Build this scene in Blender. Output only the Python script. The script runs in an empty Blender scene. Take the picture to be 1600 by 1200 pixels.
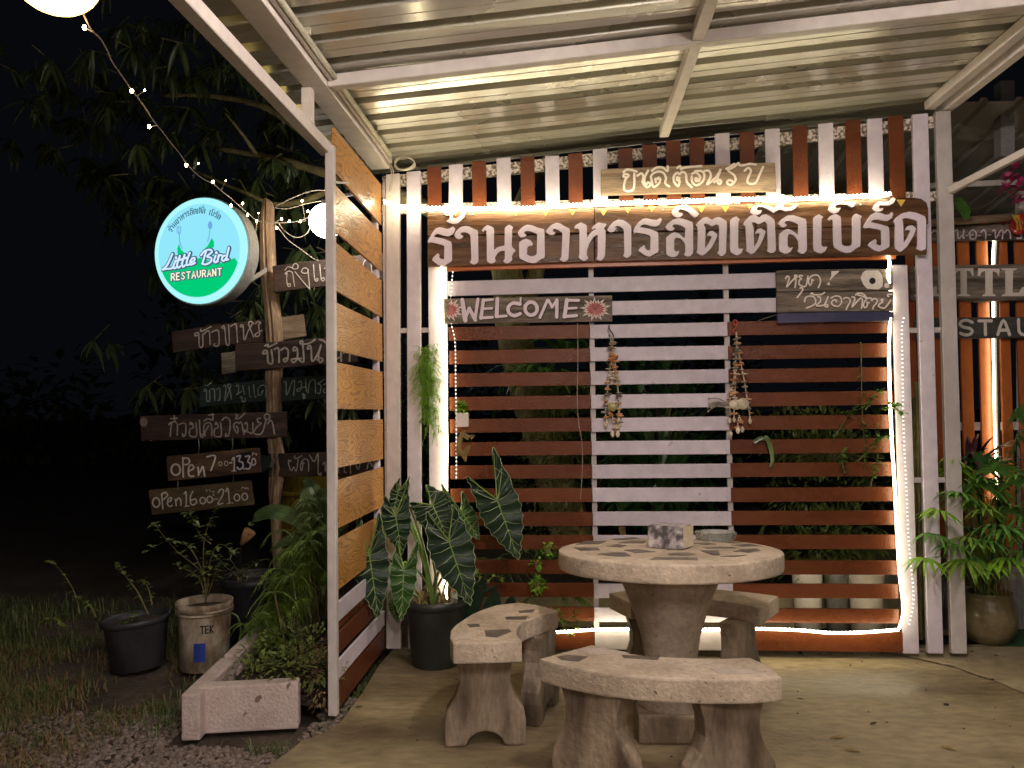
import bpy, bmesh, math, random
from math import sin, cos, pi, radians, sqrt, atan2
from mathutils import Vector, Matrix
random.seed(7)
S = bpy.context.scene
COL = S.collection

# ------------------------------------------------------------------ camera, sky, exposure
FPX = 1250.0
YAW, PITCH, ROLL = radians(4.075), radians(1.722), radians(-0.73)
CAM = Vector((0, -4.25, 1.3))
fw = Vector((-sin(YAW)*cos(PITCH), cos(YAW)*cos(PITCH), sin(PITCH)))
r0 = Vector((cos(YAW), sin(YAW), 0)); u0 = r0.cross(fw)
rt = r0*cos(ROLL) + u0*sin(ROLL); up = -r0*sin(ROLL) + u0*cos(ROLL)
cd = bpy.data.cameras.new('camera'); cam = bpy.data.objects.new('camera', cd); COL.objects.link(cam)
mw = Matrix(((rt.x, up.x, -fw.x, CAM.x), (rt.y, up.y, -fw.y, CAM.y), (rt.z, up.z, -fw.z, CAM.z), (0, 0, 0, 1)))
cam.matrix_world = mw
cd.sensor_width = 36; cd.lens = 36*FPX/1600; cd.clip_start = 0.05; cd.clip_end = 600
S.camera = cam
W = bpy.data.worlds.new('World'); S.world = W; W.use_nodes = True
bg = W.node_tree.nodes['Background']
bg.inputs[0].default_value = (0.30, 0.36, 0.50, 1); bg.inputs[1].default_value = 0.0045
S.view_settings.view_transform = 'Standard'; S.view_settings.look = 'None'
S.view_settings.exposure = 0.60; S.view_settings.gamma = 1
S.cycles.use_denoising = True
S.cycles.max_bounces = 7; S.cycles.sample_clamp_indirect = 6
LED_COL = (1.0, 0.87, 0.54); LED_STR = 11; LED_TOP = 29
FRONT_COL = (1.0, 0.87, 0.80); FRONT_STR = 470
BACK_STR = 46
GLOBE_STR = 26

# ------------------------------------------------------------------ pixel -> place helpers
def ray(x, y): return fw*FPX + rt*(x-800) - up*(y-600)
def onY(x, y, Y=0.0):
    d = ray(x, y); return CAM + d*((Y-CAM.y)/d.y)
def onZ(x, y, Z=0.0):
    d = ray(x, y); return CAM + d*((Z-CAM.z)/d.z)
def onX(x, y, X=0.0):
    d = ray(x, y); return CAM + d*((X-CAM.x)/d.x)
def onP(x, y, p, n):
    d = ray(x, y); return CAM + d*(((p-CAM).dot(n))/d.dot(n))
def P(s):
    return [tuple(float(v) for v in q.split(',')) for q in s.split()]

# ------------------------------------------------------------------ materials
MT = {}
def mat(name, c1, c2=None, scale=(6, 6, 6), rough=0.6, bump=0.0, bscale=None, metal=0.0, fine=0.15, lo=0.35, hi=0.65,
        emis=None, estr=0.0, spec=0.5, trans=0.0, alpha=None, coat=0.0, detail=5, rrough=0.0, spots=None, sub=0.0):
    m = bpy.data.materials.new(name); m.use_nodes = True; nt = m.node_tree; N = nt.nodes; L = nt.links
    b = N['Principled BSDF']
    b.inputs['Roughness'].default_value = rough; b.inputs['Metallic'].default_value = metal
    b.inputs['Specular IOR Level'].default_value = spec
    b.inputs['Transmission Weight'].default_value = trans
    b.inputs['Coat Weight'].default_value = coat
    if emis:
        b.inputs['Emission Color'].default_value = (*emis, 1); b.inputs['Emission Strength'].default_value = estr
    tc = N.new('ShaderNodeTexCoord'); oi = N.new('ShaderNodeObjectInfo')
    ml = N.new('ShaderNodeMath'); ml.operation = 'MULTIPLY'; ml.inputs[1].default_value = 37.0; L.new(oi.outputs['Random'], ml.inputs[0])
    ad = N.new('ShaderNodeVectorMath'); ad.operation = 'ADD'; L.new(tc.outputs['Object'], ad.inputs[0]); L.new(ml.outputs[0], ad.inputs[1])
    mp = N.new('ShaderNodeMapping'); mp.inputs['Scale'].default_value = scale; L.new(ad.outputs[0], mp.inputs[0])
    no = N.new('ShaderNodeTexNoise'); no.inputs['Scale'].default_value = 1; no.inputs['Detail'].default_value = detail; L.new(mp.outputs[0], no.inputs['Vector'])
    cr = N.new('ShaderNodeValToRGB'); cr.color_ramp.elements[0].position = lo; cr.color_ramp.elements[1].position = hi
    cr.color_ramp.elements[0].color = (*c1, 1); cr.color_ramp.elements[1].color = (*(c2 or c1), 1)
    L.new(no.outputs[0], cr.inputs[0])
    fn = N.new('ShaderNodeTexNoise'); fn.inputs['Scale'].default_value = 9; fn.inputs['Detail'].default_value = 4; L.new(mp.outputs[0], fn.inputs['Vector'])
    mr = N.new('ShaderNodeMapRange'); mr.inputs[1].default_value = 0.3; mr.inputs[2].default_value = 0.7
    mr.inputs[3].default_value = 1-fine; mr.inputs[4].default_value = 1+fine; L.new(fn.outputs[0], mr.inputs[0])
    vm = N.new('ShaderNodeVectorMath'); vm.operation = 'SCALE'; L.new(cr.outputs[0], vm.inputs[0]); L.new(mr.outputs[0], vm.inputs['Scale'])
    rv = N.new('ShaderNodeMapRange'); rv.inputs[3].default_value = 0.90; rv.inputs[4].default_value = 1.07; L.new(oi.outputs['Random'], rv.inputs[0])
    v2 = N.new('ShaderNodeVectorMath'); v2.operation = 'SCALE'; L.new(vm.outputs[0], v2.inputs[0]); L.new(rv.outputs[0], v2.inputs['Scale'])
    last = v2.outputs[0]
    if spots:   # (colour, scale, threshold)
        sn = N.new('ShaderNodeTexNoise'); sn.inputs['Scale'].default_value = spots[1]; sn.inputs['Detail'].default_value = 3; L.new(ad.outputs[0], sn.inputs['Vector'])
        sr = N.new('ShaderNodeValToRGB'); sr.color_ramp.elements[0].position = spots[2]; sr.color_ramp.elements[1].position = spots[2]+0.04
        L.new(sn.outputs[0], sr.inputs[0])
        mx = N.new('ShaderNodeMix'); mx.data_type = 'RGBA'; L.new(sr.outputs[0], mx.inputs[0]); L.new(last, mx.inputs[6]); mx.inputs[7].default_value = (*spots[0], 1)
        last = mx.outputs[2]
    L.new(last, b.inputs['Base Color'])
    if rrough:
        rr = N.new('ShaderNodeMapRange'); rr.inputs[1].default_value = 0.35; rr.inputs[2].default_value = 0.65
        rr.inputs[3].default_value = max(0, rough-rrough); rr.inputs[4].default_value = rough+rrough
        L.new(no.outputs[0], rr.inputs[0]); L.new(rr.outputs[0], b.inputs['Roughness'])
    if bump:
        bp = N.new('ShaderNodeBump'); bp.inputs['Strength'].default_value = bump; bp.inputs['Distance'].default_value = 0.01
        if bscale:
            bn = N.new('ShaderNodeTexNoise'); bn.inputs['Scale'].default_value = bscale; bn.inputs['Detail'].default_value = 4; L.new(ad.outputs[0], bn.inputs['Vector'])
            L.new(bn.outputs[0], bp.inputs['Height'])
        else:
            L.new(fn.outputs[0], bp.inputs['Height'])
        L.new(bp.outputs[0], b.inputs['Normal'])
    MT[name] = m
    return m
def emit(name, col, s):
    m = bpy.data.materials.new(name); m.use_nodes = True; nt = m.node_tree; nt.nodes.clear()
    e = nt.nodes.new('ShaderNodeEmission'); o = nt.nodes.new('ShaderNodeOutputMaterial'); nt.links.new(e.outputs[0], o.inputs[0])
    e.inputs[0].default_value = (*col, 1); e.inputs[1].default_value = s; MT[name] = m; return m

white_paint = mat('white_paint', (0.60, 0.535, 0.61), (0.68, 0.61, 0.68), (2, 2, 2), rough=0.42, bump=0.15, bscale=60, fine=0.09, rrough=0.1, spots=((0.42, 0.36, 0.37), 22, 0.71))
brown_paint = mat('brown_paint', (0.11, 0.029, 0.0095), (0.155, 0.043, 0.014), (2, 3, 3), rough=0.30, bump=0.32, bscale=110, fine=0.10, rrough=0.06, spec=0.28)
post_paint = mat('post_paint', (0.50, 0.45, 0.44), (0.62, 0.56, 0.54), (3, 3, 2), rough=0.35, bump=0.1, bscale=40, fine=0.08)
orange_paint = mat('orange_paint', (0.40, 0.10, 0.025), (0.50, 0.14, 0.035), (3, 3, 2), rough=0.35, fine=0.1, bump=0.1, bscale=60)
trim_orange = mat('trim_orange', (0.48, 0.13, 0.03), (0.58, 0.17, 0.05), (3, 3, 3), rough=0.35, fine=0.08)
speckle_steel = mat('speckled_steel', (0.16, 0.12, 0.09), (0.85, 0.74, 0.62), (70, 70, 70), rough=0.4, lo=0.42, hi=0.55, fine=0.2, bump=0.3, bscale=120)
sign_wood = mat('sign_wood', (0.065, 0.030, 0.013), (0.18, 0.083, 0.034), (1.6, 6, 22), rough=0.27, bump=0.35, fine=0.3, detail=8, rrough=0.1)
grey_wood = mat('weathered_grey_wood', (0.085, 0.066, 0.050), (0.33, 0.27, 0.215), (2.2, 8, 26), rough=0.75, bump=0.5, fine=0.35, detail=8)
tan_wood = mat('weathered_tan_wood', (0.20, 0.135, 0.085), (0.40, 0.29, 0.20), (2.0, 8, 24), rough=0.7, bump=0.4, fine=0.3, detail=8)
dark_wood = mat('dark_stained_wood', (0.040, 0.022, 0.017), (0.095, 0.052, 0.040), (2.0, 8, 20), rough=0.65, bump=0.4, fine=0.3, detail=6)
olive_wood = mat('olive_stained_wood', (0.065, 0.045, 0.018), (0.14, 0.10, 0.045), (2.0, 8, 20), rough=0.7, bump=0.4, fine=0.3, detail=6)
open_wood = mat('reddish_stained_wood', (0.060, 0.026, 0.014), (0.16, 0.09, 0.05), (2.5, 8, 14), rough=0.65, bump=0.4, fine=0.3, detail=6)
green_board = mat('dark_green_board', (0.008, 0.022, 0.018), (0.014, 0.034, 0.028), (3, 3, 8), rough=0.6, fine=0.2)
blue_paint = mat('navy_paint', (0.045, 0.045, 0.11), (0.07, 0.065, 0.15), (3, 3, 9), rough=0.4, fine=0.12)
letter_white = mat('letter_white', (0.80, 0.69, 0.78), (0.86, 0.75, 0.84), (8, 8, 8), rough=0.4, fine=0.04)
letter_cream = mat('letter_cream', (0.80, 0.71, 0.64), (0.87, 0.79, 0.72), (8, 8, 8), rough=0.55, fine=0.06)
chalk = mat('chalk_paint', (0.42, 0.36, 0.32), (0.62, 0.55, 0.50), (30, 30, 30), rough=0.85, fine=0.25)
chalk_cool = mat('chalk_paint_cool', (0.20, 0.24, 0.22), (0.36, 0.40, 0.37), (30, 30, 30), rough=0.85, fine=0.25)
pink_paint = mat('pink_paint', (0.42, 0.10, 0.10), (0.62, 0.24, 0.24), (25, 25, 25), rough=0.7, fine=0.2)
black_paint = mat('black_paint', (0.012, 0.010, 0.012), rough=0.5)
yellow_paint = mat('yellow_paint', (0.75, 0.45, 0.06), (0.85, 0.55, 0.10), (10, 10, 10), rough=0.4)
galv = mat('galvanised_sheet', (0.52, 0.505, 0.44), (0.70, 0.685, 0.60), (1.1, 1.6, 2), rough=0.27, metal=0.5, lo=.2, hi=.8, bump=0.10, bscale=14, fine=0.06, rrough=0.10, spots=((0.26, 0.23, 0.17), 75, 0.70))
beam_paint = mat('beam_paint', (0.56, 0.50, 0.46), (0.66, 0.60, 0.55), (2, 3, 2), rough=0.4, bump=0.1, bscale=30, fine=0.08)
concrete = mat('floor_concrete', (0.115, 0.083, 0.043), (0.36, 0.285, 0.165), (1.5, 3.2, 1), rough=0.58, bump=0.35, bscale=55, fine=0.22, rrough=0.2, detail=11, lo=.3, hi=.72, spots=((0.07, 0.05, 0.03), 60, 0.74))
pale_concrete = mat('pale_concrete', (0.30, 0.24, 0.14), (0.42, 0.34, 0.22), (1.6, 1.6, 1), rough=0.7, bump=0.3, bscale=70, fine=0.2)
cast_stone = mat('cast_stone', (0.35, 0.275, 0.205), (0.52, 0.425, 0.33), (5, 5, 5), rough=0.7, bump=0.5, bscale=85, fine=0.16, detail=8, spots=((0.13, 0.09, 0.065), 60, 0.68))
leg_stone = mat('stained_leg_shaded_plinth_stone', (0.09, 0.06, 0.038), (0.34, 0.265, 0.185), (9, 9, 2.2), rough=0.7, bump=0.5, bscale=40, fine=0.2, detail=8)
chip_stone = mat('stone_chip', (0.095, 0.075, 0.062), (0.17, 0.135, 0.11), (14, 14, 14), rough=0.45, fine=0.2)
pale_chip = mat('pale_stone_chip', (0.40, 0.33, 0.28), (0.52, 0.44, 0.38), (14, 14, 14), rough=0.5, fine=0.15)
marble_box = mat('marbled_card', (0.09, 0.08, 0.085), (0.62, 0.55, 0.55), (30, 30, 30), rough=0.4, lo=0.42, hi=0.68, fine=0.25)
cream_card = mat('cream_card', (0.62, 0.52, 0.36), (0.75, 0.66, 0.48), (40, 40, 40), rough=0.5, fine=0.15)
glass = mat('clear_glass', (0.75, 0.78, 0.72), rough=0.08, trans=0.85, fine=0.0, spec=0.8)
pot_plastic = mat('pot_plastic', (0.020, 0.022, 0.020), (0.034, 0.036, 0.032), (6, 6, 6), rough=0.45, fine=0.15, bump=0.1, bscale=20)
tub_plastic = mat('dark_tub_plastic', (0.022, 0.022, 0.026), (0.040, 0.038, 0.042), (6, 6, 6), rough=0.5, fine=0.2)
pail_plastic = mat('dirty_white_plastic', (0.15, 0.10, 0.06), (0.50, 0.43, 0.33), (9, 9, 5), rough=0.55, fine=0.2, detail=7)
soil = mat('potting_soil', (0.018, 0.012, 0.008), (0.055, 0.036, 0.022), (40, 40, 40), rough=0.95, bump=1.0, bscale=90, fine=0.4)
ground_m = mat('bare_ground', (0.035, 0.024, 0.015), (0.085, 0.060, 0.042), (3, 3, 3), rough=0.95, bump=0.9, bscale=40, fine=0.35, detail=9)
road_m = mat('dark_asphalt', (0.040, 0.028, 0.020), (0.060, 0.042, 0.030), (2, 2, 2), rough=0.9, bump=0.3, bscale=90, fine=0.2)
stone_m = mat('gravel_stone', (0.10, 0.075, 0.060), (0.26, 0.20, 0.17), (60, 60, 60), rough=0.85, fine=0.2)
block_m = mat('rendered_block', (0.52, 0.40, 0.37), (0.62, 0.50, 0.46), (9, 9, 9), rough=0.85, bump=0.6, bscale=80, fine=0.10, spots=((0.20, 0.13, 0.11), 20, 0.66))
glaze = mat('bronze_glaze', (0.055, 0.040, 0.018), (0.26, 0.20, 0.10), (4, 4, 7), rough=0.28, coat=0.3, fine=0.2, lo=0.3, hi=0.75)
bark = mat('tree_bark', (0.10, 0.085, 0.035), (0.30, 0.26, 0.11), (7, 7, 3), rough=0.85, bump=0.8, bscale=30, fine=0.3)
post_wood = mat('split_post_wood', (0.24, 0.145, 0.085), (0.66, 0.46, 0.30), (16, 16, 2.0), rough=0.8, bump=0.9, fine=0.35, detail=8)
lf_dark = mat('dark_leaf', (0.026, 0.085, 0.02), (0.055, 0.14, 0.035), (12, 12, 12), rough=0.28, fine=0.15, spec=0.5)
lf_aloc = mat('velvet_leaf', (0.007, 0.020, 0.010), (0.012, 0.034, 0.014), (9, 9, 9), rough=0.5, spec=0.3, fine=0.12, bump=0.2, bscale=35)
lf_aloc2 = mat('velvet_leaf_young', (0.018, 0.065, 0.010), (0.034, 0.10, 0.016), (9, 9, 9), rough=0.45, spec=0.35, fine=0.12, bump=0.2, bscale=35)
vein_m = mat('leaf_vein', (0.24, 0.31, 0.15), (0.36, 0.44, 0.22), (20, 20, 20), rough=0.5, fine=0.1)
rib_m = mat('leaf_midrib', (0.14, 0.26, 0.05), (0.22, 0.36, 0.08), (20, 20, 20), rough=0.4, fine=0.1)
lf_mid = mat('green_leaf', (0.05, 0.15, 0.022), (0.11, 0.25, 0.045), (14, 14, 14), rough=0.38, fine=0.25)
lf_bright = mat('bright_leaf', (0.13, 0.31, 0.018), (0.24, 0.45, 0.035), (14, 14, 14), rough=0.4, fine=0.2)
lf_olive = mat('olive_leaf', (0.075, 0.11, 0.018), (0.17, 0.21, 0.045), (14, 14, 14), rough=0.45, fine=0.3)
lf_grey = mat('strap_leaf', (0.07, 0.125, 0.045), (0.15, 0.22, 0.08), (8, 8, 14), rough=0.35, fine=0.2)
lf_tree = mat('mango_leaf', (0.055, 0.085, 0.032), (0.10, 0.14, 0.05), (6, 6, 6), rough=0.4, fine=0.2)
lf_fern = mat('fern_leaf', (0.085, 0.16, 0.016), (0.19, 0.28, 0.04), (14, 14, 14), rough=0.5, fine=0.25)
lf_dry = mat('dry_leaf', (0.16, 0.10, 0.03), (0.32, 0.22, 0.06), (14, 14, 14), rough=0.6, fine=0.2)
lf_red = mat('red_bract', (0.35, 0.02, 0.10), (0.50, 0.05, 0.18), (14, 14, 14), rough=0.5)
lf_purple = mat('purple_leaf', (0.045, 0.010, 0.022), (0.09, 0.02, 0.04), (14, 14, 14), rough=0.4)
stem_m = mat('plant_stem', (0.10, 0.085, 0.03), (0.22, 0.18, 0.08), (14, 14, 14), rough=0.6)
grass_m = mat('grass_blade', (0.045, 0.075, 0.016), (0.12, 0.14, 0.04), (5, 5, 5), rough=0.55, fine=0.3)
straw_m = mat('dry_grass', (0.12, 0.075, 0.03), (0.24, 0.16, 0.07), (5, 5, 5), rough=0.7, fine=0.3)
shell_m = mat('sea_shell', (0.55, 0.46, 0.33), (0.78, 0.70, 0.56), (30, 30, 30), rough=0.35, fine=0.12)
shell_o = mat('orange_shell', (0.50, 0.22, 0.09), (0.70, 0.42, 0.22), (30, 30, 30), rough=0.4, fine=0.12)
shell_g = mat('grey_shell', (0.16, 0.14, 0.12), (0.34, 0.30, 0.27), (30, 30, 30), rough=0.45, fine=0.12)
shell_ol = mat('olive_shell', (0.30, 0.27, 0.10), (0.42, 0.38, 0.17), (30, 30, 30), rough=0.4, fine=0.12)
red_plastic = mat('red_plastic', (0.50, 0.07, 0.035), rough=0.35)
dark_metal = mat('dark_metal', (0.05, 0.045, 0.045), rough=0.4, metal=0.7)
steel = mat('steel_wire', (0.40, 0.38, 0.35), rough=0.35, metal=0.8)
cable_m = mat('pale_cable', (0.45, 0.38, 0.30), rough=0.5)
pvc = mat('white_conduit', (0.55, 0.52, 0.40), rough=0.4)
box_metal = mat('painted_box_metal', (0.42, 0.40, 0.38), (0.5, 0.48, 0.45), (4, 4, 4), rough=0.35, metal=0.2)
barrel_m = mat('yellow_barrel', (0.16, 0.11, 0.012), (0.30, 0.21, 0.02), (5, 5, 4), rough=0.5, fine=0.25)
amber_pot = mat('terracotta_cup', (0.50, 0.26, 0.13), rough=0.6)
turf_m = mat('green_turf', (0.015, 0.07, 0.02), (0.03, 0.11, 0.03), (90, 90, 90), rough=0.9, bump=1.0, bscale=200, fine=0.3)
blue_print = mat('blue_print', (0.02, 0.05, 0.30), rough=0.5)
red_can = mat('red_tin', (0.45, 0.02, 0.02), rough=0.3); 
skirt_m = mat('grey_corrugated', (0.22, 0.21, 0.20), (0.32, 0.30, 0.28), (5, 5, 5), rough=0.5, metal=0.3)
led_tube = emit('led_tube_glow', LED_COL, LED_STR)
led_top = emit('led_tube_top_glow', LED_COL, LED_TOP)
led_dot = emit('led_diode_glow', (1.0, 0.95, 0.80), 24)
led_ghost = emit('led_ghost_glow', (1.0, 0.93, 0.85), 1.6)
globe_glow = emit('globe_glow', (1.0, 0.70, 0.17), 4.5)
globe_white = emit('globe_glow_white', (1.0, 0.92, 0.78), GLOBE_STR)
front_glow = emit('lamp_tube_glow', FRONT_COL, FRONT_STR)
fill_glow = emit('fill_lamp_glow', (1.0, 0.85, 0.76), BACK_STR)
fairy_glow = emit('fairy_glow', (1.0, 0.72, 0.40), 60)

# wood-print board: contour lines of a stretched noise give the printed cathedral grain
def grain_board():
    m = bpy.data.materials.new('wood_print_board'); m.use_nodes = True; nt = m.node_tree; N = nt.nodes; L = nt.links; b = N['Principled BSDF']
    tc = N.new('ShaderNodeTexCoord'); oi = N.new('ShaderNodeObjectInfo')
    ml = N.new('ShaderNodeMath'); ml.operation = 'MULTIPLY'; ml.inputs[1].default_value = 23.0; L.new(oi.outputs['Random'], ml.inputs[0])
    ad = N.new('ShaderNodeVectorMath'); ad.operation = 'ADD'; L.new(tc.outputs['Object'], ad.inputs[0]); L.new(ml.outputs[0], ad.inputs[1])
    mp = N.new('ShaderNodeMapping'); mp.inputs['Scale'].default_value = (1.0, 2.3, 12.0); L.new(ad.outputs[0], mp.inputs[0])
    n1 = N.new('ShaderNodeTexNoise'); n1.inputs['Scale'].default_value = 1.0; n1.inputs['Detail'].default_value = 1.6; n1.inputs['Distortion'].default_value = 0.35; L.new(mp.outputs[0], n1.inputs['Vector'])
    k = N.new('ShaderNodeMath'); k.operation = 'MULTIPLY'; k.inputs[1].default_value = 17.0; L.new(n1.outputs[0], k.inputs[0])
    fr = N.new('ShaderNodeMath'); fr.operation = 'FRACT'; L.new(k.outputs[0], fr.inputs[0])
    cr = N.new('ShaderNodeValToRGB'); e = cr.color_ramp.elements
    e[0].position = 0.0; e[0].color = (0.24, 0.095, 0.020, 1); e[1].position = 0.38; e[1].color = (0.54, 0.265, 0.065, 1)
    e2 = cr.color_ramp.elements.new(0.92); e2.color = (0.49, 0.225, 0.052, 1); e3 = cr.color_ramp.elements.new(1.0); e3.color = (0.24, 0.095, 0.020, 1)
    L.new(fr.outputs[0], cr.inputs[0])
    n2 = N.new('ShaderNodeTexNoise'); n2.inputs['Scale'].default_value = 3.0; L.new(ad.outputs[0], n2.inputs['Vector'])
    mr = N.new('ShaderNodeMapRange'); mr.inputs[1].default_value = 0.3; mr.inputs[2].default_value = 0.7; mr.inputs[3].default_value = 0.82; mr.inputs[4].default_value = 1.15; L.new(n2.outputs[0], mr.inputs[0])
    vm = N.new('ShaderNodeVectorMath'); vm.operation = 'SCALE'; L.new(cr.outputs[0], vm.inputs[0]); L.new(mr.outputs[0], vm.inputs['Scale']); L.new(vm.outputs[0], b.inputs['Base Color'])
    bp = N.new('ShaderNodeBump'); bp.inputs['Strength'].default_value = 0.9; bp.inputs['Distance'].default_value = 0.006; L.new(cr.outputs[0], bp.inputs['Height']); L.new(bp.outputs[0], b.inputs['Normal'])
    b.inputs['Roughness'].default_value = 0.34
    return m
wood_print = grain_board()

# ------------------------------------------------------------------ mesh helpers
class MB:
    def __init__(s): s.v = []; s.f = []; s.smooth = False
    def add(s, vs, fs):
        n = len(s.v); s.v += [Vector(v) for v in vs]; s.f += [tuple(i+n for i in f) for f in fs]; return s
    def box(s, c, size, ax=None):
        c = Vector(c); hx, hy, hz = [q/2 for q in size]
        X, Y, Z = ax or (Vector((1, 0, 0)), Vector((0, 1, 0)), Vector((0, 0, 1)))
        vs = [c + X*(hx*i) + Y*(hy*j) + Z*(hz*k) for i in (-1, 1) for j in (-1, 1) for k in (-1, 1)]
        return s.add(vs, [(0, 1, 3, 2), (4, 6, 7, 5), (0, 4, 5, 1), (2, 3, 7, 6), (0, 2, 6, 4), (1, 5, 7, 3)])
    def bar(s, a, b, w, h, upv=Vector((0, 0, 1))):
        a = Vector(a); b = Vector(b); d = (b-a); l = d.length; d = d/l
        x = d.cross(upv)
        if x.length < 1e-4: x = d.cross(Vector((0, 1, 0)))
        x.normalize(); z = x.cross(d)
        return s.box((a+b)/2, (w, l, h), (x, d, z))
    def prism(s, poly, vec):
        n = len(poly); poly = [Vector(p) for p in poly]; vec = Vector(vec)
        nrm = Vector((0, 0, 0))
        for i in range(n):
            nrm += poly[i].cross(poly[(i+1) % n])
        if nrm.dot(vec) > 0: poly = poly[::-1]
        vs = poly + [p+vec for p in poly]
        fs = [tuple(range(n)), tuple(range(2*n-1, n-1, -1))] + [(i, i+n, (i+1) % n + n, (i+1) % n) for i in range(n)]
        return s.add(vs, fs)
    def tube(s, pts, r, n=6, caps=True):
        pts = [Vector(p) for p in pts]; m = len(pts); base = len(s.v); prev = None
        rs = r if isinstance(r, (list, tuple)) else [r]*m
        for i, p in enumerate(pts):
            t = (pts[min(i+1, m-1)] - pts[max(i-1, 0)])
            if t.length < 1e-9: t = Vector((0, 0, 1))
            t.normalize()
            if prev is None:
                a = t.cross(Vector((0.13, 0.21, 1)))
                if a.length < 0.05: a = t.cross(Vector((1, 0, 0)))
            else:
                a = prev - t*prev.dot(t)
            a.normalize(); b = t.cross(a); prev = a
            for k in range(n):
                q = 2*pi*k/n; s.v.append(p + (a*cos(q)+b*sin(q))*rs[i])
        for i in range(m-1):
            for k in range(n):
                s.f.append((base+i*n+k, base+i*n+(k+1) % n, base+(i+1)*n+(k+1) % n, base+(i+1)*n+k))
        if caps:
            s.f.append(tuple(base+k for k in range(n))[::-1]); s.f.append(tuple(base+(m-1)*n+k for k in range(n)))
        return s
    def lathe(s, c, prof, n=24, sx=1, sy=1, close_bottom=True, close_top=False):
        c = Vector(c); base = len(s.v); m = len(prof)
        for r, z in prof:
            for k in range(n):
                q = 2*pi*k/n; s.v.append(c + Vector((r*cos(q)*sx, r*sin(q)*sy, z)))
        for i in range(m-1):
            for k in range(n):
                s.f.append((base+i*n+k, base+i*n+(k+1) % n, base+(i+1)*n+(k+1) % n, base+(i+1)*n+k))
        if close_bottom: s.f.append(tuple(base+k for k in range(n))[::-1])
        if close_top: s.f.append(tuple(base+(m-1)*n+k for k in range(n)))
        return s
    def ball(s, c, r, n=8, m=5, sx=1, sy=1, sz=1):
        c = Vector(c); base = len(s.v)
        s.v.append(c+Vector((0, 0, -r*sz)))
        for i in range(1, m):
            a = -pi/2+pi*i/m
            for k in range(n):
                q = 2*pi*k/n; s.v.append(c+Vector((r*cos(a)*cos(q)*sx, r*cos(a)*sin(q)*sy, r*sin(a)*sz)))
        s.v.append(c+Vector((0, 0, r*sz))); top = len(s.v)-1
        for k in range(n):
            s.f.append((base, base+1+(k+1) % n, base+1+k)); s.f.append((top, top-n+k, top-n+(k+1) % n))
        for i in range(m-2):
            for k in range(n):
                s.f.append((base+1+i*n+k, base+1+i*n+(k+1) % n, base+1+(i+1)*n+(k+1) % n, base+1+(i+1)*n+k))
        return s
    def blade(s, pts, w, side, fold=0.0, prof=None):
        """leaf blade along pts, half width w, 'side' = lateral direction"""
        pts = [Vector(p) for p in pts]; m = len(pts); base = len(s.v); side = Vector(side).normalized()
        for i, p in enumerate(pts):
            t = i/(m-1); k = prof(t) if prof else (sin(pi*min(1, 0.08+0.92*t))**0.7)
            d = (pts[min(i+1, m-1)]-pts[max(i-1, 0)]).normalized(); sd = (side - d*side.dot(d))
            if sd.length < 1e-4: sd = d.cross(Vector((0.3, 0.5, 1)))
            sd.normalize(); nn = sd.cross(d)
            hw = w*max(k, 0.02)
            s.v += [p - sd*hw + nn*(fold*hw), p, p + sd*hw + nn*(fold*hw)]
        for i in range(m-1):
            a = base+i*3
            s.f += [(a, a+1, a+4, a+3), (a+1, a+2, a+5, a+4)]
        return s
    def build(s, name, m, parent=None, kind=None, smooth=False, bevel=0.0, label=None, bseg=1):
        off = Vector((0, 0, 0))
        p = parent; rootloc = None
        while p is not None:
            rootloc = p; p = p.parent
        if rootloc is not None: off = Vector(rootloc.location)
        elif not kind == 'structure':
            xs = [v.x for v in s.v]; ys = [v.y for v in s.v]; zs = [v.z for v in s.v]
            off = Vector(((min(xs)+max(xs))/2, (min(ys)+max(ys))/2, min(zs)))
        me = bpy.data.meshes.new(name); me.from_pydata([tuple(v-off) for v in s.v], [], s.f); me.update()
        if bevel:
            bm = bmesh.new(); bm.from_mesh(me)
            bmesh.ops.recalc_face_normals(bm, faces=bm.faces)
            es = [e for e in bm.edges if len(e.link_faces) == 2 and e.calc_face_angle(0) > 0.6]
            bmesh.ops.bevel(bm, geom=es, offset=bevel, segments=bseg, affect='EDGES', profile=0.6)
            bm.to_mesh(me); bm.free()
        if smooth:
            for q in me.polygons: q.use_smooth = True
        me.materials.append(m)
        o = bpy.data.objects.new(name, me); COL.objects.link(o)
        if parent is not None: o.parent = parent
        else: o.location = off
        if kind: o['kind'] = kind
        if label: o['label'] = label
        return o
def thing(name, label, cat, loc, group=None):
    o = bpy.data.objects.new(name, None); COL.objects.link(o); o.location = Vector(loc); o.empty_display_size = 0.1
    o['label'] = label; o['category'] = cat
    if group: o['group'] = group
    return o
def tag(o, label, cat, group=None):
    o['label'] = label; o['category'] = cat
    if group: o['group'] = group
    return o
def cat_rom(pts, k=4):
    if len(pts) < 3: return [Vector(p) for p in pts]
    pts = [Vector(p) for p in pts]; out = []
    for i in range(len(pts)-1):
        a = pts[max(i-1, 0)]; b = pts[i]; c = pts[i+1]; d = pts[min(i+2, len(pts)-1)]
        for j in range(k):
            t = j/k
            out.append(0.5*((2*b)+(c-a)*t+(2*a-5*b+4*c-d)*t*t+(3*b-a-3*c+d)*t**3))
    out.append(pts[-1]); return out

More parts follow.
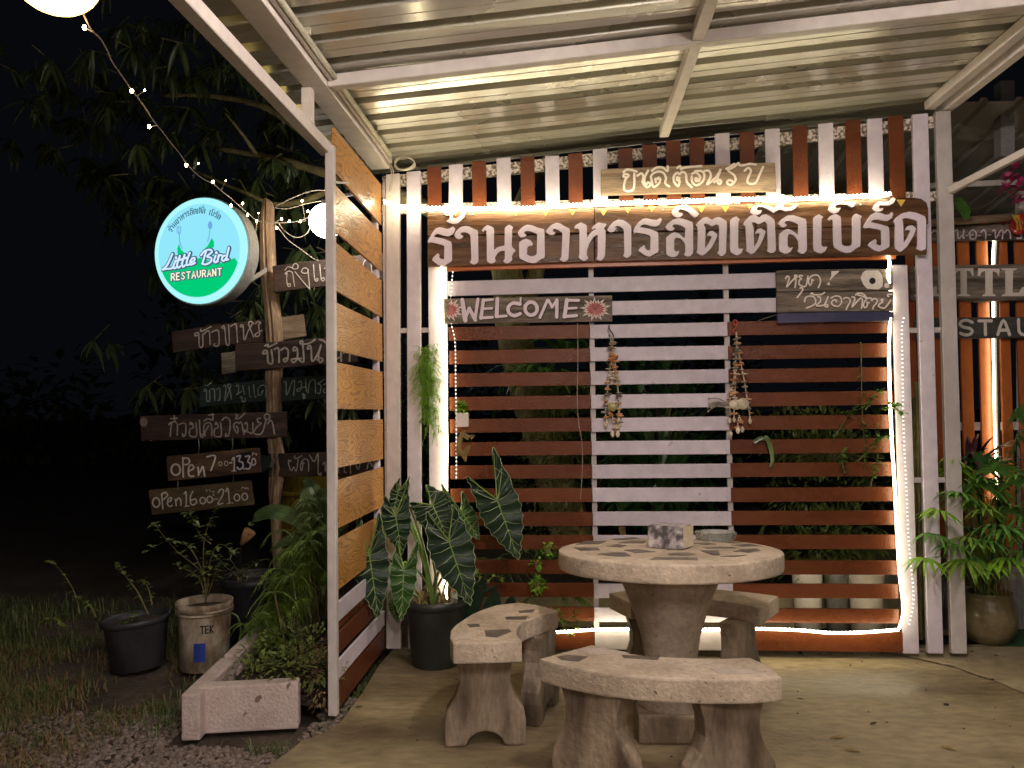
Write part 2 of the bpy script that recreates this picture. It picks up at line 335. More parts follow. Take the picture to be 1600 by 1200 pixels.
def write(strokes, org, sc, width, place, nrm, name, m, parent, raise_=0.0015, taper=False, label=None, cr=4):
    """painted strokes (pixel polylines of an enlarged view) as thin ribbons on a board; place(px,py)->point on it"""
    mb = MB(); nrm = Vector(nrm).normalized(); z = raise_
    for st in strokes:
        w = width
        if isinstance(st, tuple): st, w = st
        pl = P(st) if isinstance(st, str) else st
        pts = cat_rom([(p[0], p[1], 0) for p in pl], cr)
        hw = w/2
        W3 = []
        n = len(pts)
        for i, p in enumerate(pts):
            t = pts[min(i+1, n-1)]-pts[max(i-1, 0)]
            if t.length < 1e-6: t = Vector((1, 0, 0))
            t.normalize(); q = Vector((-t.y, t.x, 0))
            z += 0.00006
            k = hw*(1+0.06*sin(i*1.7))
            a = p+q*k; b = p-q*k
            W3.append((place(org[0]+a.x/sc, org[1]+a.y/sc)+nrm*z, place(org[0]+b.x/sc, org[1]+b.y/sc)+nrm*z))
        vs = [v for pr in W3 for v in pr]
        mb.add(vs, [(2*i, 2*i+1, 2*i+3, 2*i+2) for i in range(n-1)])
        for e in (0, n-1):
            z += 0.0001; c = pts[e]
            ring = [place(org[0]+(c.x+hw*cos(2*pi*k/10))/sc, org[1]+(c.y+hw*sin(2*pi*k/10))/sc)+nrm*z for k in range(10)]
            mb.add(ring, [tuple(range(10))])
    return mb.build(name, m, parent, label=label)
def ringpts(cx, cy, rx, ry=None, n=14):
    ry = ry or rx
    return [(cx+rx*cos(2*pi*k/n), cy+ry*sin(2*pi*k/n)) for k in range(n+1)]
def fills(polys, org, sc, place, nrm, name, m, parent, raise_=0.0015, thick=0.0, label=None):
    mb = MB(); nrm = Vector(nrm).normalized()
    for i, pl in enumerate(polys):
        pl = P(pl) if isinstance(pl, str) else pl
        pts = [place(org[0]+x/sc, org[1]+y/sc)+nrm*(raise_+i*0.0001+thick) for x, y in pl]
        if thick: mb.prism(pts, -nrm*thick)
        else: mb.add(pts, [tuple(range(len(pts)))])
    return mb.build(name, m, parent, label=label)
def board_px(name, poly, Y, th, m, parent=None, bevel=0.003, label=None):
    """a board whose front outline is seen at these pixels, front face at depth Y"""
    pts = [onY(x, y, Y) for x, y in (P(poly) if isinstance(poly, str) else poly)]
    return MB().prism(pts, (0, th, 0)).build(name, m, parent, bevel=bevel, label=label)
atY = lambda Y: (lambda x, y: onY(x, y, Y))
FN = Vector((0, -1, 0))
def vboard(mb, x0, x1, Y, th, z0, z1, zt1=None):
    mb.prism([(x0, Y, z0), (x1, Y, z0), (x1, Y, z1 if zt1 is None else zt1), (x0, Y, z1)], (0, th, 0)); return mb

# ------------------------------------------------------------------ the ground
zf = 0.0
random.seed(3)
MB().add([(-120, -40, -0.06), (120, -40, -0.06), (120, 160, -0.06), (-120, 160, -0.06)], [(0, 1, 2, 3)]).build('ground', ground_m, kind='structure')
# road strip far left
MB().add([(-120, 1.1, -0.052), (-2.6, 1.1, -0.052), (-2.6, 6.2, -0.052), (-120, 3.2, -0.052)], [(0, 1, 2, 3)]).build('road', road_m, kind='structure')
# concrete floor slab with a broken left edge
edge = [(-1.35, -4.9), (-1.33, -3.6), (-1.27, -2.6), (-1.19, -1.9), (-1.13, -1.5), (-1.105, -1.33), (-1.07, -1.2), (-1.08, -1.12), (-1.0, -1.05), (-0.965, -0.93), (-0.98, -0.6), (-0.985, -0.2), (-0.98, 0.1)]
right = [(3.6, 0.32), (3.6, -4.9)]
poly = [(x+random.uniform(-.012, .012), y, 0.0) for x, y in edge] + [(x, y, 0.0) for x, y in right]
MB().prism(poly, (0, 0, -0.09)).build('concrete_floor', concrete, kind='structure')
# paler patch of later concrete beyond the crack on the right
cr_px = P('1385,1019 1420,1026 1455,1034 1490,1041 1520,1053 1550,1062 1575,1072 1600,1083 1700,1118')
cpts = [onZ(x, y, 0.004) for x, y in cr_px]
pl = cpts + [Vector((3.55, -0.3, 0.004)), Vector((3.55, 0.3, 0.004)), Vector((1.75, 0.16, 0.004))]
MB().add(pl, [tuple(range(len(pl)))]).build('concrete_floor_patch', pale_concrete, kind='structure')
mb = MB()
cc = [onZ(x, y, 0.006) for x, y in cr_px]
for i in range(len(cc)-1):
    for j in range(5):
        a = cc[i].lerp(cc[i+1], j/5); b = cc[i].lerp(cc[i+1], (j+1)/5)
        a = a+Vector((0, random.uniform(-.006, .006), 0)); w = random.uniform(.002, .007)
        mb.add([a+Vector((0, w, j*.0001)), a-Vector((0, w, -j*.0001)), b-Vector((0, w*.7, -j*.0001)), b+Vector((0, w*.7, j*.0001))], [(0, 1, 2, 3)])
mb.build('floor_crack', black_paint, kind='structure')
# dirt crumbs and dead leaves along the fence foot
mb = MB()
for i in range(420):
    x = random.uniform(-0.95, 2.6); y = 0.12-abs(random.gauss(0, .05))
    if random.random() < .3: x = random.uniform(-.95, 2.6); y = random.uniform(-2.2, .1)
    s = random.uniform(.002, .006) if random.random() < .93 else random.uniform(.007, .014)
    mb.ball((x, y, .003), s, 5, 3, sz=.4)
mb.build('floor_litter', soil, kind='stuff')

# ------------------------------------------------------------------ canopy roof
Z0 = 2.6
def zr(x, z0=Z0): return z0+0.075*(x+1)
roof = thing('canopy_roof', 'pitched canopy roof of galvanised corrugated sheet on pale painted steel tube', 'roof', (0.45, -2, 2.6))
def profile(y0, y1):
    """corrugated profile along y, pitch 0.2: flat pans and narrow upstanding ribs"""
    out = []; y = y0
    while y < y1-1e-6:
        for dy, dz in ((0, 0), (0.012, 0), (0.066, 0), (0.070, .005), (0.074, 0), (0.124, 0), (0.130, 0), (0.137, 0.042), (0.192, 0.042), (0.1985, 0)):
            if y+dy <= y1: out.append((y+dy, dz))
        y += 0.2
    return out
xs = [-1.2, -0.6, 0, 0.6, 1.2, 1.98]
y = 0.22; k = 0
while y > -5.2:
    y1, y0 = y, y-0.8
    pr = profile(y0, y1+0.0)
    mb = MB(); n = len(pr)
    for x in xs:
        for (yy, dz) in pr:
            mb.v.append(Vector((x, yy, zr(x, 2.653+0.002*(k % 2))+dz+0.003*sin(x*3+yy*2))))
    for i in range(len(xs)-1):
        for j in range(n-1):
            mb.f.append((i*n+j, i*n+j+1, (i+1)*n+j+1, (i+1)*n+j))
    mb.build('roof_sheet', galv, roof)
    y -= 0.8; k += 1
def beam(a, b, w, h, name='rafter', m=None):
    return MB().bar(a, b, w, h).build(name, m or beam_paint, roof, bevel=0.003)
beam((-1.0, -5.0, zr(-1)+.024), (-1.0, -0.02, zr(-1)+.024), 0.10, 0.048)
MB().bar((-0.935, -5, zr(-1)+.036), (-0.935, -0.05, zr(-1)+.036), 0.012, 0.03).build('fascia_lip', beam_paint, roof)
beam((-1.035, -5.0, 2.43), (-1.035, -0.87, 2.43), 0.05, 0.05, 'lower_rafter')
for yy in (-1.12, -2.6, -4.0):
    MB().box((-1.035, yy, 2.53), (0.04, 0.04, 0.14)).build('strut', beam_paint, roof)
for yy in (-1.11, -2.55, -4.0):
    MB().bar((-0.95, yy, zr(-0.95)+.021), (1.84, yy, zr(1.84)+.021), 0.05, 0.05).build('purlin', beam_paint, roof, bevel=0.003)
beam((0.52, -5, zr(.52)+.027), (0.52, -0.02, zr(.52)+.027), 0.048, 0.048, 'middle_rafter')
beam((1.885, -5, zr(1.885)+.024), (1.885, -0.0, zr(1.885)+.024), 0.05, 0.048)
beam((1.98, -5, zr(1.93)+.02), (1.98, 0.1, zr(1.93)+.02), 0.05, 0.06)
for x, yy in ((-1.035, -4.9), (1.9, -4.9)):
    MB().box((x, yy, zr(x)/2), (.06, .06, zr(x))).build('roof_post', beam_paint, roof)
# rear wall plate + corner tubes with the speckled finish
MB().bar((-1.0, 0.045, zr(-1)-0.055), (1.93, 0.045, zr(1.93)-0.055), 0.03, 0.062).build('rear_plate', speckle_steel, roof)

# conduit and coil of spare wire under the roof edge
cnd = thing('cable_conduit', 'thin pale conduit pipe running along the inside of the left roof beam', 'pipe', (-0.9, -2, 2.62))
MB().tube([(-0.915, -5, zr(-.92)+.03), (-0.915, -2.5, zr(-.92)+.027), (-0.918, -0.14, zr(-.92)+.03)], 0.011, 8).build('pipe', pvc, cnd, smooth=True)
for yy in (-0.5, -1.5, -2.5, -3.6): MB().box((-0.915, yy, zr(-.92)+.045), (.034, .014, .03)).build('pipe_clip', pvc, cnd)
coil = MB()
for q in range(3):
    c = onY(632, 255+q, -0.10)
    coil.tube([c+Vector((0.052*cos(a)*(1+.04*q), 0.012*sin(a*2+q), 0.033*sin(a))) for a in [2*pi*t/18 for t in range(19)]], 0.0035, 5)
pts = [onY(x, y, -0.09) for x, y in P('603,252 610,262 612,280 609,292 606,305')]
coil.tube(cat_rom(pts), 0.003, 5); pts = [onY(x, y, -0.09) for x, y in P('600,250 613,262 614,285 608,304')]
coil.tube(cat_rom(pts), 0.0025, 5)
tag(coil.build('wire_coil', pvc, smooth=True), 'loose coil of white electric wire hanging under the roof at the left corner', 'wire')

# ------------------------------------------------------------------ slatted back screen
scr = thing('slatted_screen', 'tall white and brown slatted wooden screen behind the stone table', 'fence', (0.45, 0.02, 0))
def zat(px, py, Y=-0.03): return onY(px, py, Y).z
rows = [1.736, 1.611, 1.487, 1.364, 1.243, 1.120, 0.998, 0.874, 0.752, 0.627, 0.500, 0.377, 0.253]
xL0 = onY(703, 700, -.02).x; xA = onY(924.5, 700, -.02).x; xB = onY(1141, 700, -.02).x; xC = onY(1398, 700, -.02).x
HS = 0.0725
def slat(x0, x1, zt, m, h=HS, y=-0.02):
    mb = MB(); j = random.uniform(-.0022, .0022)
    c = Vector(((x0+x1)/2, y+.008+random.uniform(-.0015, .0015), zt-h/2+j)); t = random.uniform(-.0028, .0028)
    mb.box(c, (x1-x0-.002, .016, h), (Vector((1, 0, t)).normalized(), Vector((0, 1, 0)), Vector((-t, 0, 1)).normalized()))
    return mb.build('slat', m, scr, bevel=0.0015)
for i, z in enumerate(rows):
    if i < 12: slat(xL0, xA, z, brown_paint); slat(xA, xB, z, white_paint); slat(xB, xC, z, brown_paint)
    else: slat(xL0, xA, z, brown_paint); slat(xA, xB, z, white_paint); slat(xB, xC, z, brown_paint)
zt0 = zat(926, 433); zt1 = zat(1000, 469.5)
slat(xL0-.01, xC-.02, zt0, white_paint, 0.079); slat(xL0+.15, xC-.02, zt1, white_paint, 0.074)
# base board
slat(xL0-.08, xA, 0.135, brown_paint, 0.10); slat(xA, xB, 0.135, white_paint, 0.10); slat(xB, xC+.02, 0.135, brown_paint, 0.10)
# uprights behind the slats
for px in (926, 1138):
    x = onY(px, 700, 0.0).x
    MB().box((x+.006, 0.012, 1.12), (0.026, 0.022, 2.05)).build('upright', post_paint, scr)
# pickets: (x centre px at top, px top y, paint, full height?)
pk = [(613.5, 272, 'p', 1), (646, 268, 'w', 1), (678, 261, 'b', 0), (712, 257, 'w', 0), (748, 252, 'b', 0), (786.5, 247, 'w', 0), (824, 245, 'b', 0), (862.5, 243, 'w', 0),
      (899, 240, 'b', 0), (937.5, 233, 'w', 0), (977, 232, 'b', 0), (1015, 226, 'b', 0), (1052, 219, 'b', 0), (1089, 215, 'b', 0), (1128.5, 208, 'w', 0), (1167.5, 206, 'b', 0),
      (1207, 201, 'w', 2), (1250, 197, 'b', 0), (1290.5, 193, 'w', 0), (1333, 188, 'b', 0), (1367, 185, 'w', 0), (1400, 181, 'b', 0), (1438.5, 178, 'w', 1), (1474, 174, 'p', 1)]
for (px, py, c, full) in pk:
    Yp = -0.018
    a = onY(px, py, Yp); w = 0.075
    zb = 0.03 if full == 1 else zat(px, 328 - (px-665)*0.018, Yp) - (0.06 if full == 2 else 0)
    xb = a.x + random.uniform(-.003, .003)
    if full == 1:
        xb = onY({613.5: 615, 646: 648, 1438.5: 1462, 1474: 1499}[px], 1008, Yp).x
    mb = MB().prism([(xb-w/2, Yp, zb), (xb+w/2, Yp, zb), (a.x+w/2, Yp, a.z+random.uniform(-.002, .006)), (a.x-w/2, Yp, a.z)], (0, 0.015 if full != 1 else .03, 0))
    mb.build('picket', {'p': post_paint, 'w': white_paint, 'b': brown_paint}[c], scr, bevel=0.002)
# two pale pickets carrying the light rope
for (x0, x1, xb0, xb1) in ((669, 699, 672, 701), (1393, 1418, 1411, 1436)):
    a0, a1 = onY(x0, 414, -.022), onY(x1, 414, -.022); b0, b1 = onY(xb0, 1010, -.022), onY(xb1, 1010, -.022)
    MB().prism([(b0.x, -.022, .03), (b1.x, -.022, .03), (a1.x, -.022, a1.z), (a0.x, -.022, a0.z)], (0, .0015+.012, 0)).build('picket', white_paint, scr, bevel=.0015)
# rails behind the pickets
MB().bar((-1.0, 0.018, zat(640, 322)-.005), (1.93, 0.018, zat(1440, 303)-.005), 0.028, 0.05).build('rail', speckle_steel, scr)
MB().bar((-0.98, 0.014, zat(605, 516)), (xL0+.1, 0.014, zat(605, 516)), 0.02, 0.026).build('rail', post_paint, scr)
MB().bar((xC+.03, 0.014, onY(1440, 516, .01).z), (1.99, 0.014, onY(1440, 516, .01).z), 0.02, 0.026).build('rail', post_paint, scr)
MB().bar((xC+.03, 0.014, onY(1440, 750, .01).z), (1.99, 0.014, onY(1440, 750, .01).z), 0.02, 0.026).build('rail', post_paint, scr)
# nail heads
mb = MB()
for z in rows:
    for x in (xA+.012, xA-.02, xB-.02, xB+.02, xC-.04, xL0+.05):
        for dz in (-.018, -.052): mb.ball((x, -.0205, z+dz), .0022, 5, 3, sy=.5)
mb.build('nail', dark_metal, scr, kind='stuff')

# ------------------------------------------------------------------ main name board
SY = -0.075
ns = thing('name_board', 'long brown plank name board with big white Thai letters across the top of the screen', 'sign', tuple(onY(1055, 400, SY)))
pl_top = P('668,332 930,325.5 929,366 668,369')
board_px('plank', '668,332 928.5,325 928.5,363 668,368', SY, .02, sign_wood, ns)
board_px('plank', '929.5,325 1180,317.5 1180,358 929.5,363', SY-.001, .02, sign_wood, ns)
board_px('plank', '1181,317.5 1395,309.5 1428,308.5 1440,310.5 1448,316 1450.5,325 1450.5,350 1181,358', SY, .02, sign_wood, ns)
board_px('plank', '668,370 928.5,365 928.5,409 668,417', SY, .02, sign_wood, ns)
board_px('plank', '929.5,365 1448.5,352 1448.5,397.5 929.5,409', SY, .02, sign_wood, ns)
MB().prism([onY(x, y, SY+.025) for x, y in P('698,411 1400,391 1400,404 698,423')], (0, .03, 0)).build('trim_strip', trim_orange, ns)
LT = [
 ((660,310),8,["268,190 310,145 345,130 385,152 398,175 375,215 380,243 410,250 450,235 480,200 498,140 552,140 545,180 520,230 480,280 430,318 380,318 330,300 300,285 330,260 345,225 330,205 300,215",
 "65,540 100,470 130,420 165,375 210,360 250,365 300,380 340,375 365,360 380,350 410,375 395,420 370,455 330,472 280,468 230,452 190,440 165,450 140,478 200,490 270,505 365,545 370,780 320,810 270,840 235,840 180,820 120,770 135,735 190,685 210,700 205,730 230,755 270,765 275,590 220,575 150,555 100,545 78,558",
 "395,460 420,410 460,370 500,350 545,345 590,355 640,380 692,400 700,785 670,815 645,825 620,818 590,795 612,770 600,460 560,430 520,420 485,425 475,445 490,460 515,465 490,500 450,510 420,495",
 "738,400 770,360 815,333 850,345 893,370 893,650 930,615 980,597 1028,590 1028,370 1060,340 1090,328 1135,358 1120,385 1115,600 1165,650 1135,685 1115,720 1125,765 1090,800 1060,813 1030,805 1008,780 1030,755 1030,650 980,655 940,680 905,735 915,780 885,808 850,813 805,785 805,600 800,400 775,395 765,420",
 "1190,430 1220,385 1260,350 1310,328 1370,335 1440,365 1525,385 1530,740 1480,760 1420,805 1370,808 1300,790 1210,745 1208,550 1250,520 1300,505 1345,520 1380,560 1370,595 1340,590 1310,610 1305,700 1350,725 1390,720 1430,700 1435,450 1380,420 1320,405 1275,410 1265,430 1305,458 1275,485 1230,487 1205,465"]),
 ((840,310),8,["105,410 135,365 180,325 235,303 280,310 330,345 405,380 385,760 350,785 315,792 272,760 298,735 310,430 270,400 215,375 190,385 190,410 225,430 200,455 165,460 125,440",
 "455,365 480,330 540,297 615,335 617,500 650,440 700,400 738,375 712,372 690,388 675,375 700,340 760,300 800,308 862,318 848,350 825,372 850,410 845,700 828,745 790,780 735,760 752,720 752,445 700,480 650,550 618,640 615,710 635,742 605,775 570,780 512,740 522,700 522,400 505,370 478,382",
 "870,390 900,345 950,290 1010,263 1070,270 1120,300 1172,345 1172,700 1140,735 1110,745 1070,715 1085,680 1080,390 1040,355 990,340 960,360 985,375 960,410 920,425 885,410",
 "1197,415 1215,360 1260,300 1320,252 1370,248 1430,265 1490,270 1535,240 1555,265 1530,320 1480,350 1420,345 1360,325 1310,325 1275,358 1350,370 1430,390 1508,425 1512,665 1450,700 1400,728 1350,715 1258,650 1280,620 1335,580 1345,620 1370,650 1410,650 1412,470 1350,445 1260,430 1225,425 1215,445"]),
 ((1020,310),8,["232,170 260,130 310,95 370,85 440,95 520,140 580,190 560,220 520,242 480,210 440,165 390,142 340,135 320,150 325,175 370,180 380,200 340,235 300,240 255,215",
 "155,360 190,310 250,265 320,248 380,255 440,275 503,300 505,680 470,720 430,725 390,700 408,670 405,570 350,500 295,488 268,510 265,650 290,665 335,655 310,710 270,732 225,728 170,700 165,490 210,450 270,422 330,440 380,490 405,495 408,370 350,335 290,320 250,330 245,355 275,372 250,400 210,403 175,385",
 "537,330 570,290 630,240 680,232 740,270 780,240 830,232 880,255 928,290 915,680 880,715 845,718 805,680 828,650 830,350 800,320 735,352 690,320 650,310 635,325 660,370 652,630 700,560 740,480 710,462 690,472 675,455 710,410 750,403 808,450 790,510 730,620 660,690 610,718 545,672 560,640 565,370",
 "968,270 1000,240 1045,225 1090,262 1070,290 1065,610 1085,630 1130,625 1110,680 1060,712 1020,700 968,665",
 "1130,320 1160,270 1220,215 1280,205 1330,240 1370,205 1420,198 1470,225 1525,270 1540,650 1510,678 1470,680 1425,655 1440,630 1430,320 1400,285 1325,325 1270,295 1235,300 1260,370 1265,610 1310,540 1340,440 1310,430 1290,448 1280,430 1310,385 1350,372 1412,410 1390,480 1340,590 1270,680 1230,695 1165,655 1175,620 1160,350",
 "1218,170 1240,110 1290,88 1400,82 1500,110 1560,140 1512,182 1450,140 1380,105 1320,102 1300,120 1310,150 1365,145 1350,185 1300,210 1250,200"]),
 ((1200,300),6.154,["80,55 120,22 150,20 182,60 175,95 140,128 160,148 210,146 250,125 290,116 270,150 230,178 170,186 115,165 62,196 42,176 80,130 110,110 130,80 105,75",
 "98,300 130,260 190,225 240,222 300,240 370,262 375,560 350,590 320,592 285,568 298,540 290,465 250,415 205,400 188,425 188,520 210,540 240,530 220,570 190,592 160,592 108,568 108,405 150,370 190,352 240,375 285,410 292,415 292,310 240,285 190,275 165,285 160,300 185,318 160,338 130,338",
 "437,250 460,228 490,213 533,240 515,262 512,510 530,528 572,525 550,570 510,592 480,585 437,560",
 "575,262 600,230 640,210 670,218 702,240 708,505 740,520 785,520 812,500 812,245 830,215 850,207 905,232 890,255 890,522 850,540 800,580 755,585 700,570 632,530 625,265 608,262 595,278",
 "580,170 600,120 630,98 700,85 780,95 845,95 830,135 810,150 760,122 700,115 660,120 645,140 660,155 700,150 680,190 640,208 600,195",
 "917,335 950,280 990,220 1030,195 1080,200 1130,220 1170,215 1190,190 1205,210 1190,250 1150,280 1100,275 1050,262 1010,268 985,290 1060,305 1165,335 1170,525 1120,555 1070,572 1020,560 962,515 985,480 1035,450 1045,470 1040,500 1070,515 1095,505 1090,370 1040,355 970,342 935,352",
 "1005,155 1030,115 1070,90 1120,95 1170,85 1200,52 1230,65 1210,105 1170,130 1120,130 1080,125 1065,145 1075,160 1110,155 1100,178 1060,190 1020,180",
 "1205,280 1240,240 1290,205 1360,188 1430,200 1520,240 1520,545 1480,565 1430,545 1440,515 1440,280 1390,262 1330,250 1290,258 1300,300 1305,495 1340,440 1370,375 1345,362 1325,372 1322,355 1350,325 1385,318 1425,350 1400,420 1340,520 1285,570 1265,570 1225,540 1220,500 1225,310"])]
def rounded(pl, cut=0.10):
    out = []; n = len(pl)
    for i in range(n):
        a, b, c = pl[i-1], pl[i], pl[(i+1) % n]
        out.append((b[0]+(a[0]-b[0])*cut, b[1]+(a[1]-b[1])*cut)); out.append((b[0]+(c[0]-b[0])*cut, b[1]+(c[1]-b[1])*cut))
    return out
kk = 0; LETTERS = []
for org, sc, pls in LT:
    for s in pls:
        pl = P(s); LETTERS.append([(org[0]+x/sc, org[1]+y/sc) for x, y in pl])
        pts = [onY(org[0]+x/sc, org[1]+y/sc, SY-.012-0.0004*(kk % 3)) for x, y in rounded(pl)]; kk += 1
        MB().prism(pts, (0, .010, 0)).build('letter', letter_white, ns)
TRI = [(711.5,333,4.5),(806,334,4),(852.5,333,5),(894.5,331,5.5),(943,331,6),(981,328,5.5),(1018.5,326,5.5),(1058,326,3),(1096,326.5,6),(1133.5,326,6),(1171,323,4),(1408,316,7)]
for (x, y, w) in TRI:
    pts = [onY(x-w, y-4, SY-.004), onY(x+w, y-4, SY-.004), onY(x, y+w, SY-.004)]
    MB().prism(pts, (0, .003, 0)).build('yellow_triangle', yellow_paint, ns)
for x, y in ((739,334.5),(1036,328),(1344.5,320),(1035,394)): MB().ball(onY(x, y, SY-.002), .006, 7, 4, sy=.4).build('screw', steel, ns)

# ------------------------------------------------------------------ greeting board
GY = -0.045
gs = thing('greeting_board', 'weathered tan plank with white brush written Thai greeting above the name board', 'sign', tuple(onY(1075, 305, GY)))
board_px('plank', '939,264 1211.5,253.5 1213,299 939.5,305', GY, .018, tan_wood, gs)
write(["262,172 235,165 245,145 280,155 250,195 243,278 318,272 325,140","235,130 262,108 305,112 345,125","350,160 385,140 400,170 395,215 430,255 460,235 440,215 415,240 410,180 440,118",
 "525,190 500,185 505,215","470,200 463,170 480,145 520,128 565,137 588,180 582,225 615,250","468,200 485,255 530,225 540,190 525,178","470,122 510,95 560,95 600,125 602,85",
 "700,185 680,175 680,200 700,205 688,250 655,215 652,170 680,138 700,152 720,132 752,150 760,215 800,260","680,100 705,85 712,112 745,97 880,85",
 "850,192 832,185 835,210 862,205 868,170 835,140 802,150","800,172 805,220 840,245 890,215 905,160 880,128 825,130",
 "905,130 940,125 958,170 925,240 985,195 1015,160 1042,110 1012,190 1025,238 1045,215 1020,202 985,222",
 "1085,112 1120,92 1150,72 1160,87 1130,105 1100,125 1150,165 1160,210 1120,245 1090,228 1108,205 1135,215","1165,82 1185,66 1195,82 1232,82 1280,72 1330,78",
 "1235,130 1265,105 1288,130 1268,180 1258,222 1290,240 1330,225 1360,160 1388,98"], (930,245), 5.333, 19, atY(GY), FN, 'lettering', letter_cream, gs)
for x, y in ((971,279),(1174,271)): MB().ball(onY(x, y, GY-.002), .0045, 7, 4, sy=.5).build('screw', dark_metal, gs)

# ------------------------------------------------------------------ welcome board
WY = -0.048
ws = thing('welcome_board', 'weathered plank reading WELCOME with a painted pink flower at its right end', 'sign', tuple(onY(830, 505, WY)))
board_px('plank', '693,467 956.5,461.5 957,502 694,506', WY, .016, grey_wood, ws)
org, sc = (690,450), 5.714
WEL = [("185,108 213,292",34),("207,288 248,178",24),("248,182 303,288",28),("300,272 326,100",24),("375,108 352,272",26),("378,112 458,104",20),("372,186 452,182",18),("355,268 455,262",22),
 ("500,98 492,255",30),("490,258 580,250",20),("707,90 703,140",14),("700,145 640,135 598,170 600,220 650,250 702,230",28),(ringpts(800,186,54,58),28),
 ("945,112 878,266",22),("955,112 988,172",22),("985,175 1030,112",20),("1030,108 1028,262",26),("1118,108 1098,260",30),("1112,112 1225,112",22),("1108,186 1205,180",18),("1092,258 1205,248",24)]
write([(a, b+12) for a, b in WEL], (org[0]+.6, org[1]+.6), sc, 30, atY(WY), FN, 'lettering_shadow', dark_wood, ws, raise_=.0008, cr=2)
write([(a, b*1.12) for a, b in WEL], org, sc, 26, atY(WY), FN, 'lettering', letter_white, ws, raise_=.004, cr=2)
for (fx, fy, k0, k1) in ((1372, 188, 0, 18), (62, 195, -4, 5)):
    pet = []; pin = []
    for k in range(k0, k1):
        a = 2*pi*k/18+.1; R1 = 142 if k % 2 else 112
        c, s_ = cos(a), sin(a)*.80
        pet.append([(fx+c*20, fy+s_*20), (fx+c*70-s_*20, fy+s_*70+c*17), (fx+c*R1, fy+s_*R1), (fx+c*70+s_*20, fy+s_*70-c*17)])
        R2 = 104 if k % 2 else 88; pin.append([(fx+c*6, fy+s_*6), (fx+c*45-s_*15, fy+s_*45+c*14), (fx+c*R2, fy+s_*R2), (fx+c*45+s_*15, fy+s_*45-c*14)])
    fills(pet, org, sc, atY(WY), FN, 'flower_petal', letter_cream, ws, .003)
    fills(pin, org, sc, atY(WY), FN, 'flower_heart', pink_paint, ws, .0065)
for x, y in ((740,487),(942,480)): MB().ball(onY(x, y, WY-.003), .0045, 7, 4, sy=.5).build('screw', dark_metal, ws)

# ------------------------------------------------------------------ closed-day board
CY = -0.055
cs = thing('closed_day_board', 'three plank board, two weathered and one navy, with white Thai writing and a painted ring', 'sign', tuple(onY(1305, 503, CY)))
org, sc = (1205,410), 8
def cp(s): return [(org[0]+x/sc, org[1]+y/sc) for x, y in P(s)]
board_px('plank', cp('62,105 300,92 1180,78 1500,88 1522,110 1522,345 1100,352 70,366'), CY, .018, grey_wood, cs)
board_px('plank', cp('70,372 1528,356 1528,610 800,612 75,632'), CY, .018, grey_wood, cs)
board_px('plank', cp('74,636 800,617 1530,614 1532,735 800,742 80,762'), CY, .018, blue_paint, cs)
write(["178,205 195,175 220,185 215,235 190,310 255,235 290,200 320,180 310,162 290,168 300,200 305,240 295,315",
 "385,170 355,165 347,185 375,205 350,225 348,280 425,300 455,175","355,325 375,318 390,342 360,390 320,440",
 "520,228 500,215 503,245 482,290 458,250 475,195 520,165 575,165 605,210 605,260 582,320",
 "410,495 420,450 460,425 520,432 548,480 530,530 430,575","485,400 500,385 515,405 560,410 620,405 655,380",
 "570,435 600,440 605,490 552,545 640,540 672,500 698,435","672,500 660,550 690,562 692,535 650,530",
 "735,450 790,425 850,440 865,500 830,550 765,545 740,505 770,475 800,482 795,500","890,460 920,445 962,462 970,500 940,550 920,595",
 "990,440 1020,442 1025,480 990,565 1060,490 1100,455 1120,480 1110,580","1035,415 1060,395 1110,395 1150,420 1170,455 1120,430 1060,415",
 "1200,515 1175,505 1180,540 1152,575 1130,540 1150,490 1185,455 1230,460 1228,488 1260,460 1298,475 1295,510 1255,560 1245,590",
 "1370,470 1345,480 1370,500 1325,530 1318,560 1385,580 1440,520 1465,480","1440,435 1425,430 1430,410 1460,410 1500,410"], org, sc, 19, atY(CY), FN, 'lettering', letter_cream, cs)
fills(["750,108 850,105 835,130 790,165 740,220 725,225 750,165","725,240 735,287 690,275","1140,130 1180,100 1340,100 1380,150 1395,230 1390,300 1340,340 1200,330 1150,280 1115,200",
 ringpts(1465,145,22), ringpts(1475,222,15), ringpts(1443,290,33)], org, sc, atY(CY), FN, 'painted_marks', letter_cream, cs, .002)
fills([ringpts(1262,232,40)], org, sc, atY(CY), FN, 'ring_hole', black_paint, cs, .004)
MB().tube(cat_rom([onY(x, y, CY+.0) for x, y in P('1213,492 1190,499 1183,503')]), .0015, 4).build('tie_wire', steel, cs)

# ------------------------------------------------------------------ rope light
def rope(pts, yoff, label, group='led rope lights along the screen', r=0.0075, bead=.022):
    W3 = [onY(x, y, Y) for x, y, Y in pts]; sm = cat_rom(W3, 8)
    o = thing('rope_light', label, 'rope light', tuple(sm[len(sm)//2]), group)
    MB().tube(sm, r, 6).build('glowing_tube', led_top if 'top edge' in label else led_tube, o)
    return o, sm
def beads(sm, step, r, m, o, name='diode_or_ghost', off=Vector((0, -.006, 0))):
    mb = MB(); d = 0; nxt = 0
    for i in range(len(sm)-1):
        a, b = sm[i], sm[i+1]; L = (b-a).length
        while nxt <= d+L:
            mb.box(a.lerp(b, (nxt-d)/L)+off, (r*2, r, r*2)); nxt += step
        d += L
    return mb.build(name, m, o, kind='stuff')
t1, sm = rope([(x, y, -.10) for x, y in P('601,316 622,323 645,325 668,326 700,326 735,327 770,326 805,326.5 850,324 900,321 950,319 1000,317 1050,316 1100,314 1150,312.5 1190,312 1218,313 1250,311 1290,310 1330,308 1365,306 1392,303')], 0,
              'glowing white led rope along the top edge of the name board')
beads(sm, .02, .0035, led_dot, t1, off=Vector((0, -.004, .008)))
